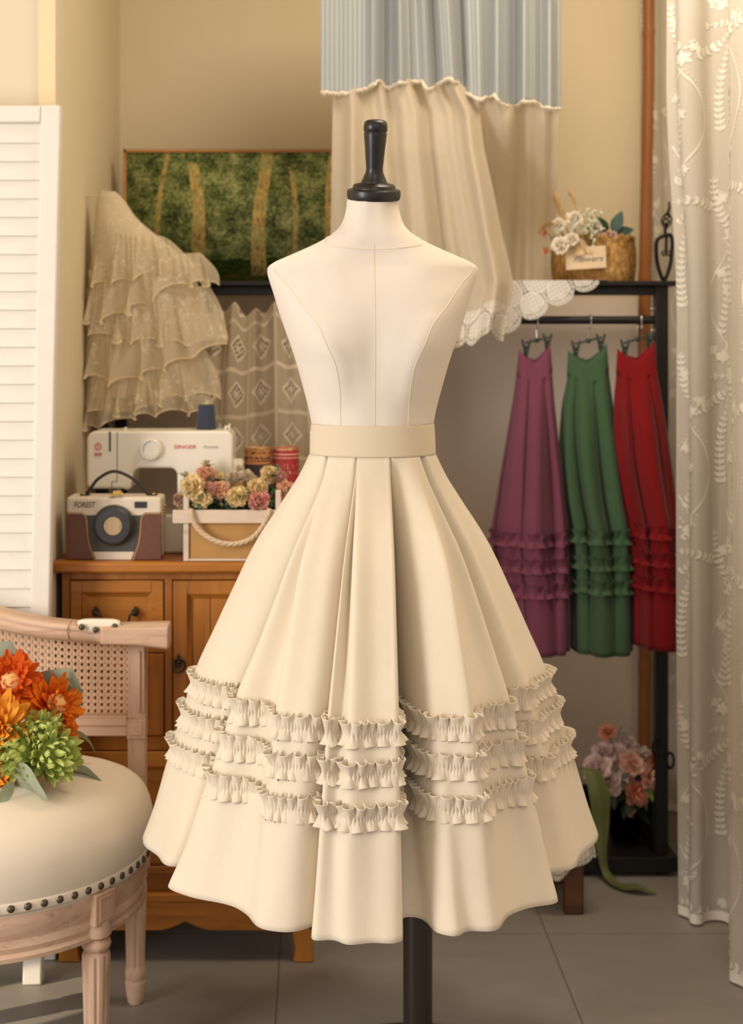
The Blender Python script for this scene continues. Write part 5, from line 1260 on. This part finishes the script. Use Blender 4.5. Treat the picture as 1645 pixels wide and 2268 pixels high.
for u, v, d in ((1366, 1640, (-1, -.3, .6)), (1370, 1628, (1, -.3, .5)), (1373, 1616, (.4, -.3, 1)), (1358, 1650, (1, -.4, .2))): place('leaf', dkl[1], tops, P(u, v, VY - .01) - o, Vector(d).to_track_quat('X', 'Z'), .5)
# long strap leaf falling from the bouquet to the floor
strp = MB(); b = NB('strap_leaf'); co = b.coords(); X, Y, Z = b.sep(co); sl = b.done(b.transl(b.bsdf(b.mix(b.noise(b.scale(co, (1, 1, .1)), 60, 3), C(90, 98, 58), C(128, 134, 84)), .5, 0, .3), C(120, 130, 60), .2))
path = [(1282, 1700, 3.46, 6), (1310, 1712, 3.44, 24), (1328, 1760, 3.425, 29), (1331, 1830, 3.42, 24), (1334, 1890, 3.41, 13), (1342, 1932, 3.405, 10)]
cp = catmull([(u, v, y * 100, ) for u, v, y, w in path], 8); wv = [w for *_, w in path]
fl = [Vector((PX(1346, 3.40), 3.40, .006)), Vector((PX(1372, 3.37), 3.365, .004)), Vector((PX(1415, 3.33), 3.34, .012)), Vector((PX(1452, 3.33), 3.325, .003))]
pp = [P(u, v, y) for u, v, y, w in path] + fl[1:]; ww = [w * .86 * 3.42 / F for *_, w in path] + [.020, .022, .002]
cp = catmull(pp, 8); n_ = len(cp) - 1
def strapf(a, c_):
    x = c_ * n_; i = min(n_ - 1, int(x)); p = cp[i].lerp(cp[i + 1], x - i); k = c_ * (len(ww) - 1); j = min(len(ww) - 2, int(k)); w = lerp(ww[j], ww[j + 1], k - j); f_ = smooth((c_ - .62) / .15)
    d = Vector((1, .25, 0)).lerp(Vector((.12, .9, 0)), f_).normalized(); return p + d * ((a - .5) * 2 * w) + Vector((0, .006 * abs(a - .5) * 2 * (1 - f_), .004 * abs(a - .5) * 2 * f_))
strp.grid(strapf, 8, 70); st = part('strap_leaf', strp, sl, None, sharp=180, origin=fl[1]); tag(st, 'long green strap leaf hanging from the bouquet and curling onto the floor', 'leaf')
# ================================================================ cane back chair
cw = wood('washed_pink_oak', C(188, 152, 128), C(216, 184, 160), 12, (1, 1, .1), .6, .2, C(140, 100, 78)); cwh = wood('washed_pink_oak_across', C(188, 152, 128), C(216, 184, 160), 12, (.1, 1, 1), .6, .2, C(140, 100, 78))
seatl = fabric('oatmeal_linen', C(228, 215, 196), .9, 900, .3, .03, .15); nailm = plain('antique_nail', C(92, 82, 68), .35, metal=.7)
SC = Vector((-.635, 2.675, 0)); SR = .315
chair = thing('cane_chair', 'washed oak armchair with cane back and oatmeal linen seat trimmed with nails', 'chair', (SC.x, SC.y, 0))
def seat_r(th):
    x, y = math.cos(th), math.sin(th); r = 1.0
    if y > 0: r = 1 / ((abs(x) ** 3.0 + abs(y / .37) ** 3.0) ** (1 / 3.0))
    return SR * r
def ringp(th, k, z): r = seat_r(th) * k; return Vector((SC.x + r * math.cos(th), SC.y + r * math.sin(th), z))
PR = [(.955, .318), (.985, .325), (1.0, .345), (1.02, .375), (1.02, .405), (.985, .432), (.92, .452), (.82, .466), (.68, .476), (.5, .483), (.3, .487), (.1, .489)]
m = MB(); pc = catmull([(r, z if z < .345 else .345 + (z - .345) * 1.22, 0) for r, z in PR], 4); N = 96
m.grid(lambda a, c_: ringp(2 * PI * a, pc[int(round(c_ * (len(pc) - 1)))].x, pc[int(round(c_ * (len(pc) - 1)))].y), N, len(pc) - 1, True); m.f.append(tuple((len(pc) - 1) * N + k for k in range(N))); m.f.append(tuple(range(N)))
cush = part('seat_cushion', m, seatl, chair, sharp=180)
m = MB(); m.grid(lambda a, c_: ringp(2 * PI * a, 1.004 + .004 * math.sin(c_ * PI), lerp(.334, .353, c_)), N, 5, True); part('trim_band', m, seatl, cush, solid=.002, sharp=180)
nm = MB().ell((0, 0, 0), .0068, .0068, .0045, 12, 6).data('nail', nailm)
for k in range(44):
    th = -PI * 1.02 + PI * 1.25 * k / 43
    q = ringp(th, 1.012, .344); d = Vector((math.cos(th), math.sin(th), .1)); place('nail', nm, cush, q - world_origin(cush), quat_to(d), 1)
AP = [(.93, .245), (.985, .248), (.99, .256), (.975, .262), (.985, .272), (.975, .285), (.99, .300), (.995, .318), (.985, .330), (.90, .332)]
m = MB(); m.grid(lambda a, c_: ringp(2 * PI * a, AP[int(round(c_ * 9))][0], AP[int(round(c_ * 9))][1]), N, 9, True); part('apron', m, cwh, chair, sharp=30, solid=.012, soff=-1)
def legprof(rt): return [(.012, 0), (.0155, .004), (.0185, .022), (.0205, .040), (.0205, .046), (.0185, .049), (.0205, .053), (.0205, .070), (.0185, .073), (rt * .86, .080), (rt, .212), (rt * .97, .219), (rt * .74, .224), (rt * 1.0, .230), (rt * 1.06, .236), (rt * 1.0, .242), (rt * .78, .247), (rt * 1.08, .253), (rt * 1.1, .262), (rt * 1.05, .270), (rt * .9, .284)]
LF = Vector((-.392, 2.50, 0)); LRr = Vector((-.357, 2.775, 0))
front_leg = [LF, Vector((-.93, 2.56, 0))]; rear = [LRr, Vector((-.90, 2.84, 0))]
for c, rt in [(q, .0255) for q in front_leg] + [(q, .0215) for q in rear]:
    m = MB(); pr = legprof(rt); m.lathe(pr, 72, Matrix.Translation(c), .14, 9, (.0735, .212)); lg = part('leg', m, cw, chair, sharp=35)
    d = Vector((c.x - SC.x, c.y - SC.y, 0)); th = math.atan2(d.y, d.x); Mb = Matrix.Translation((c.x, c.y, .245)) @ Matrix.Rotation(th, 4, 'Z')
    if c in front_leg or c in rear:
        m = MB(); m.box((-.028, -.026, .030), (.024, .026, .088), Mb); part('leg_block', m, cw, lg, .003)
        m = MB()
        if c in front_leg:
            for a, b_ in (((-.016, .038), (.016, .041)), ((-.016, .077), (.016, .080)), ((-.016, .038), (-.013, .080)), ((.013, .038), (.016, .080))): m.box((.023, a[0], a[1]), (.0262, b_[0], b_[1]), Mb)
            part('carved_square', m, cw, lg, .0008)
# back
YB = 2.803
def Z(v): return PZ(v, YB)
def Xb(u): return PX(u, YB)
UL = -560
for u0, u1 in ((284, 323), (UL, UL + 39)):
    m = MB(); m.box((Xb(u0), YB - .012, .27), (Xb(u1), YB + .028, Z(1405))); post = part('back_post', m, cw, chair, .003)
    m = MB()
    for v0, v1 in ((1440, 1575),):
        m.box((Xb(u0 + 24), YB - .0165, Z(v1)), (Xb(u0 + 29), YB - .011, Z(v0))); m.box((Xb(u0 + 33), YB - .0165, Z(v1)), (Xb(u0 + 38), YB - .011, Z(v0)))
    m.box((Xb(u0 - 1), YB - .016, Z(1632)), (Xb(u1 + 1), YB - .011, Z(1590))); m.box((Xb(u0 + 4), YB - .018, Z(1624)), (Xb(u1 - 6), YB - .015, Z(1598)))
    part('carved_edge', m, cw, post, .0012)
def rail_top(u):
    k = u if u > -118 else -236 - u
    return interp_s([(-118, 1318), (0, 1347), (60, 1362), (130, 1373), (200, 1378), (378, 1375)], k)
def rail_bot(u):
    k = u if u > -118 else -236 - u
    return interp_s([(-118, 1362), (0, 1390), (60, 1402), (130, 1413), (200, 1418), (290, 1420), (378, 1429)], k)
m = MB(); NN = 90
sec = [(-.030, .12), (-.034, .3), (-.034, .5), (-.030, .56), (-.031, .62), (-.034, .75), (-.030, .93), (-.020, 1.0), (.020, 1.0), (.030, .9), (.030, .1), (.022, 0), (-.022, 0)]
def rail(a, c_):
    u = lerp(-614, 378, a); k = sec[int(round(c_ * 13)) % 13]; z = lerp(Z(rail_bot(u)), Z(rail_top(u)), k[1]); fl = smooth((u - 215) / 30) + smooth((-451 - u) / 30); y = YB + lerp(k[0], k[0] * 1.0, fl) - .02 * fl
    if fl > .5 and k[0] < 0: y = YB - .055 if k[1] not in (0, 1.0) else YB - .045
    return Vector((Xb(u), y, z))
m.grid(lambda a, c_: rail(a, c_), NN, 13); m.f.append(tuple(j * (NN + 1) for j in range(13))); m.f.append(tuple(j * (NN + 1) + NN for j in range(13)))
tr = part('top_rail', m, cwh, chair, .003, sharp=40)
m = MB()
for u, w in ((150, 1), (272, -1)): m.tube(catmull([P(u + w * 8, 1376, YB - .0345), P(u, 1392, YB - .0355), P(u + w * 3, 1416, YB - .0345)], 4), .0009, 5)
part('joint_line', m, plain('joint_dark_wood', C(120, 88, 70), .8), tr)  # thin lines of darker wood at the rail joints
m = MB()
def padf(a, c_):
    th = PI * a; u = 219 - 46 * math.cos(th); v = lerp(1371 + 5 * abs(math.cos(th)) ** 5, 1402 - 13 * abs(math.cos(th)) ** 2.5, c_) ; return P(u + (2 if c_ > .5 else 0), v, YB - .034 - .006 * math.sin(PI * c_) ** .6 * math.sin(th) ** .4 + (.02 if c_ == 0 else 0))
m.grid(padf, 24, 10)
pad = part('arm_pad', m, fabric('white_linen_pad', C(234, 224, 206), .9, 900, .3), tr, sharp=180, solid=.003)
for u, v in ((181, 1389), (212, 1395), (254, 1388)): place('nail', nm, tr, P(u, v, YB - .047) - world_origin(tr), quat_to((0, -1, .1)), .95)
m = MB(); m.box((Xb(UL + 39), YB - .012, Z(1628)), (Xb(284), YB + .02, Z(1582))); m.box((Xb(UL + 39), YB - .018, Z(1604)), (Xb(284), YB - .01, Z(1586))); part('lower_rail', m, cwh, chair, .003)
b = NB('woven_cane'); X, Y, _ = b.sep(b.coords('UV')); p_ = .0134
fx, fy_ = (X / p_).fract() - .5, (Y / p_).fract() - .5; d2 = fx * fx + fy_ * fy_; hole = d2 < .052
st = ((X / p_ * 6.2832 * 2.0).sin() * .5 + (Y / p_ * 6.2832 * 2.0).sin() * .5); dg = (((X + Y) / p_ * 6.2832).sin()); n = b.noise(b.coords(), 160, 3)
c = b.mix(n * .5 + dg.step(-1, 1) * .4, C(196, 156, 126), C(226, 194, 164))
canem = b.done(b.holes(b.bsdf(c, .6, 0, .3, b.bump(st + dg * .6, .7, .0012)), 1.0 - hole))
def canef(a, c_):
    u = lerp(UL + 39, 286, a); z = lerp(Z(1584), Z(rail_bot(u) - 4), c_); return Vector((Xb(u), YB + .004 + .012 * math.sin(PI * a), z))
m = MB(); wcan = Xb(286) - Xb(UL + 39); m.grid(canef, 60, 12, False, lambda a, c_: (a * wcan, c_ * (Z(1584) - Z(1413)) * -1)); part('cane_panel', m, canem, chair, sharp=180)

# ================================================================ orange bouquet lying on the seat
BY0 = 2.56
omat = [petal_mat('orange_petal_%d' % i, a, c_, d, .045, .2) for i, (a, c_, d) in enumerate(((C(150, 34, 10), C(214, 78, 20), C(226, 102, 32)), (C(190, 80, 14), C(232, 134, 30), C(240, 168, 60)), (C(140, 30, 8), C(206, 78, 18), C(232, 128, 30))))]
MUM = [(16, -14, 1.0, 0), (18, 2, 1.0, .03), (18, 18, .96, .05), (18, 34, .84, .08), (17, 48, .70, .11), (14, 60, .54, .13)]
OB = [bloom_mesh('chrysanthemum_bloom', q, .060, MUM, 90 + i, .03, .17, .55, 5, 3, .25) for i, q in enumerate(omat)]
ctr = MB().ell((0, 0, .020), .021, .021, .016, 20, 10).data('disc', plain('apricot_disc', C(232, 178, 112), .8, bumpy=.5, bscale=400))
pal = leaf_mesh('leaf', plain('eucalyptus_leaf', C(160, 168, 142), .6, var=.12), .085, .026, .25, .18, 10, .8)
SEAT = .520
def seat_z(x, y):
    d = math.hypot(x - SC.x, y - SC.y) / SR; return interp([(.1, .489), (.3, .487), (.5, .483), (.68, .476), (.82, .466), (.92, .452), (1, .42)], d)
OF = [(24, 1512, 0, 1.0, 'red orange chrysanthemum with pale apricot centre at the top of the chair bouquet', (.15, -1, .35)), (112, 1566, 2, 1.05, 'orange chrysanthemum turned toward the cane back beside the grey green leaf', (.75, -.6, .45)), (-8, 1612, 1, 1.15, 'yellow orange chrysanthemum at the picture edge above the green blooms', (-.1, -1, .1)), (-22, 1716, 1, 1.0, 'golden petalled chrysanthemum low at the picture edge beside the green blooms', (-.2, -1, 0)), (128, 1640, 2, .8, 'small rust chrysanthemum peeking out behind the green blooms', (.9, -.2, .1))]
ftb = Vector((PX(-90, BY0), BY0 + .06, SEAT + .012))
for i, (u, v, k, s_, lab, ax) in enumerate(OF):
    y = BY0 + (.05 if i in (0, 1) else .01 if i == 4 else -.02); hd = P(u, v, y); t = flower('chrysanthemum', lab, 'flower', 'chrysanthemums on the chair', ftb + Vector((0, .01 * i, .004 * i)), hd, ax, OB[k], s_, .0022)
    if i in (0, 1): place('disc', ctr, t, hd - (ftb + Vector((0, .01 * i, .004 * i))), quat_to(ax), 1)
gm = petal_mat('green_bract', C(120, 138, 62), C(172, 186, 100), C(206, 216, 132), .05, .3)
def hop(name, seed, r):
    rnd = random.Random(seed); mb = MB(); N = 64
    mb.ell((0, 0, 0), r * .72, r * .72, r * .72, 16, 10)
    for k in range(N):
        z = 1 - 1.75 * (k + .5) / N; q = math.sqrt(max(0, 1 - z * z)); a = k * 2.39996; d = Vector((q * math.cos(a), q * math.sin(a), z)); M = Matrix.Translation(d * r * .66) @ (d + Vector((rnd.uniform(-.5, .5), rnd.uniform(-.5, .5), rnd.uniform(.1, .7)))).to_track_quat('X', 'Z').to_matrix().to_4x4()
        petal(mb, M, r * .74, r * .17, .55, .7, 4, 4, 0, rnd, .9)
    return mb.data(name, gm, sharp=180, weld=False)
HB = [hop('bract_head', 31, .043), hop('bract_head', 32, .043)]
for i, (u, v, s_, lab, dy) in enumerate(((42, 1664, .95, 'green spiky bract bloom nearest the picture edge on the chair', -.04), (115, 1672, 1.0, 'green spiky bract bloom hanging over the front of the bouquet', -.045), (92, 1622, .8, 'green spiky bract bloom just below the turned orange flower', -.01))):
    flower('green_bloom', lab, 'flower', 'green blooms on the chair', ftb + Vector((0, -.01, .002 * i)), P(u, v, BY0 + dy), ((u - 60) / 90, -1, .2), HB[i % 2], s_, .002)
lsg = thing('eucalyptus_sprig', 'grey green eucalyptus leaves spread around the orange chair bouquet', 'leaves', ftb, None)
for (a, b_, y0, y1, w, roll) in (((96, 1580), (160, 1472), BY0 + .085, BY0 + .09, 2.1, -85), ((-40, 1530), (28, 1412), BY0 + .08, BY0 + .085, 2.0, -85), ((10, 1708), (124, 1746), BY0 - .05, BY0 - .09, 1.5, -60), ((30, 1730), (-6, 1790), BY0 - .08, BY0 - .12, 1.0, -80), ((140, 1702), (228, 1712), BY0 + .04, BY0 + .05, 1.0, -50), ((70, 1640), (66, 1600), BY0 + .03, BY0 + .0, .7, -60)):
    pa, pb = P(a[0], a[1], y0), P(b_[0], b_[1], y1); d = pb - pa
    q = d.to_track_quat('X', 'Z') @ Euler((math.radians(roll), 0, 0)).to_quaternion(); L_ = d.length / .085; place('leaf', pal, lsg, pa - ftb, q, (L_, L_ * w * .8, L_))
part('stem', MB().tube(catmull([ftb, P(20, 1640, BY0 + .04), P(80, 1600, BY0 + .06), P(112, 1552, BY0 + .09)], 6), .002, 6), STEMG, lsg)
grs = MB(); gp = catmull([P(120, 1640, BY0 + .05), P(172, 1625, BY0 + .08), P(196, 1640, BY0 + .1), P(212, 1668, BY0 + .11)], 8)
grs.grid(lambda a, c_: gp[int(round(c_ * (len(gp) - 1)))] + Vector((0, .004 * (a - .5), (a - .5) * .014 * (1 - c_) ** .7)), 3, len(gp) - 1); part('grass_blade', grs, plain('olive_blade', C(120, 118, 78), .6), lsg, sharp=180)
# ================================================================ light, camera
w = bpy.data.worlds.new('daylight'); scene.world = w; w.use_nodes = True
bg = w.node_tree.nodes['Background']; bg.inputs[0].default_value = (1.0, .91, .83, 1); bg.inputs[1].default_value = .82
def area(name, loc, target, sx_, sy_, power, col):
    l = bpy.data.lights.new(name, 'AREA'); l.shape = 'RECTANGLE'; l.size = sx_; l.size_y = sy_; l.energy = power; l.color = col
    o = bpy.data.objects.new(name, l); COL.objects.link(o); o.location = loc
    o.rotation_euler = (Vector(target) - Vector(loc)).to_track_quat('-Z', 'Y').to_euler(); return o
area('window_daylight', (-2.65, .5, 1.5), (.1, 2.6, 1.0), .9, 1.9, 89, (1.0, .94, .875))
area('ceiling_lamp_and_fill', (.55, 2.6, 2.68), (.6, 3.3, 0), .6, .5, 18, (1.0, .88, .69))
area('ceiling_lamp_and_fill', (.25, .5, 2.7), (.4, 3.4, .9), 1.1, .8, 8, (1.0, .90, .80))  # added frontal fill from overhead, not a known lamp of the room
sp = bpy.data.lights.new('sunbeam', 'SPOT'); sp.energy = 420; sp.spot_size = math.radians(4.6); sp.spot_blend = .25; sp.color = (1.0, .86, .62); sp.shadow_soft_size = .004
so = bpy.data.objects.new('sunbeam', sp); COL.objects.link(so); so.location = (-2.6, 1.75, 1.1); so.rotation_euler = (Vector((-.60, 2.76, 0)) - so.location).to_track_quat('-Z', 'Y').to_euler()
cam = bpy.data.cameras.new('camera'); co_ = bpy.data.objects.new('camera', cam); COL.objects.link(co_)
co_.location = (0, 0, CZ); co_.rotation_euler = (PI / 2, 0, 0)
cam.sensor_fit = 'VERTICAL'; cam.sensor_height = 36; cam.lens = 36 * F / 2268
cam.shift_x = (822.5 - U0) / 2268; cam.shift_y = -(1134 - V0) / 2268
cam.dof.use_dof = True; cam.dof.focus_distance = 2.2; cam.dof.aperture_fstop = cam.lens / 1000 / .0125
cam.clip_start = .05
scene.camera = co_
scene.view_settings.view_transform = 'Standard'; scene.view_settings.look = 'None'; scene.view_settings.gamma = 1
scene.view_settings.use_curve_mapping = False; scene.view_settings.exposure = -0.13
scene.cycles.use_denoising = True; scene.cycles.max_bounces = 8; scene.cycles.transparent_max_bounces = 24
scene.cycles.sample_clamp_indirect = 6; scene.cycles.caustics_reflective = False; scene.cycles.caustics_refractive = False
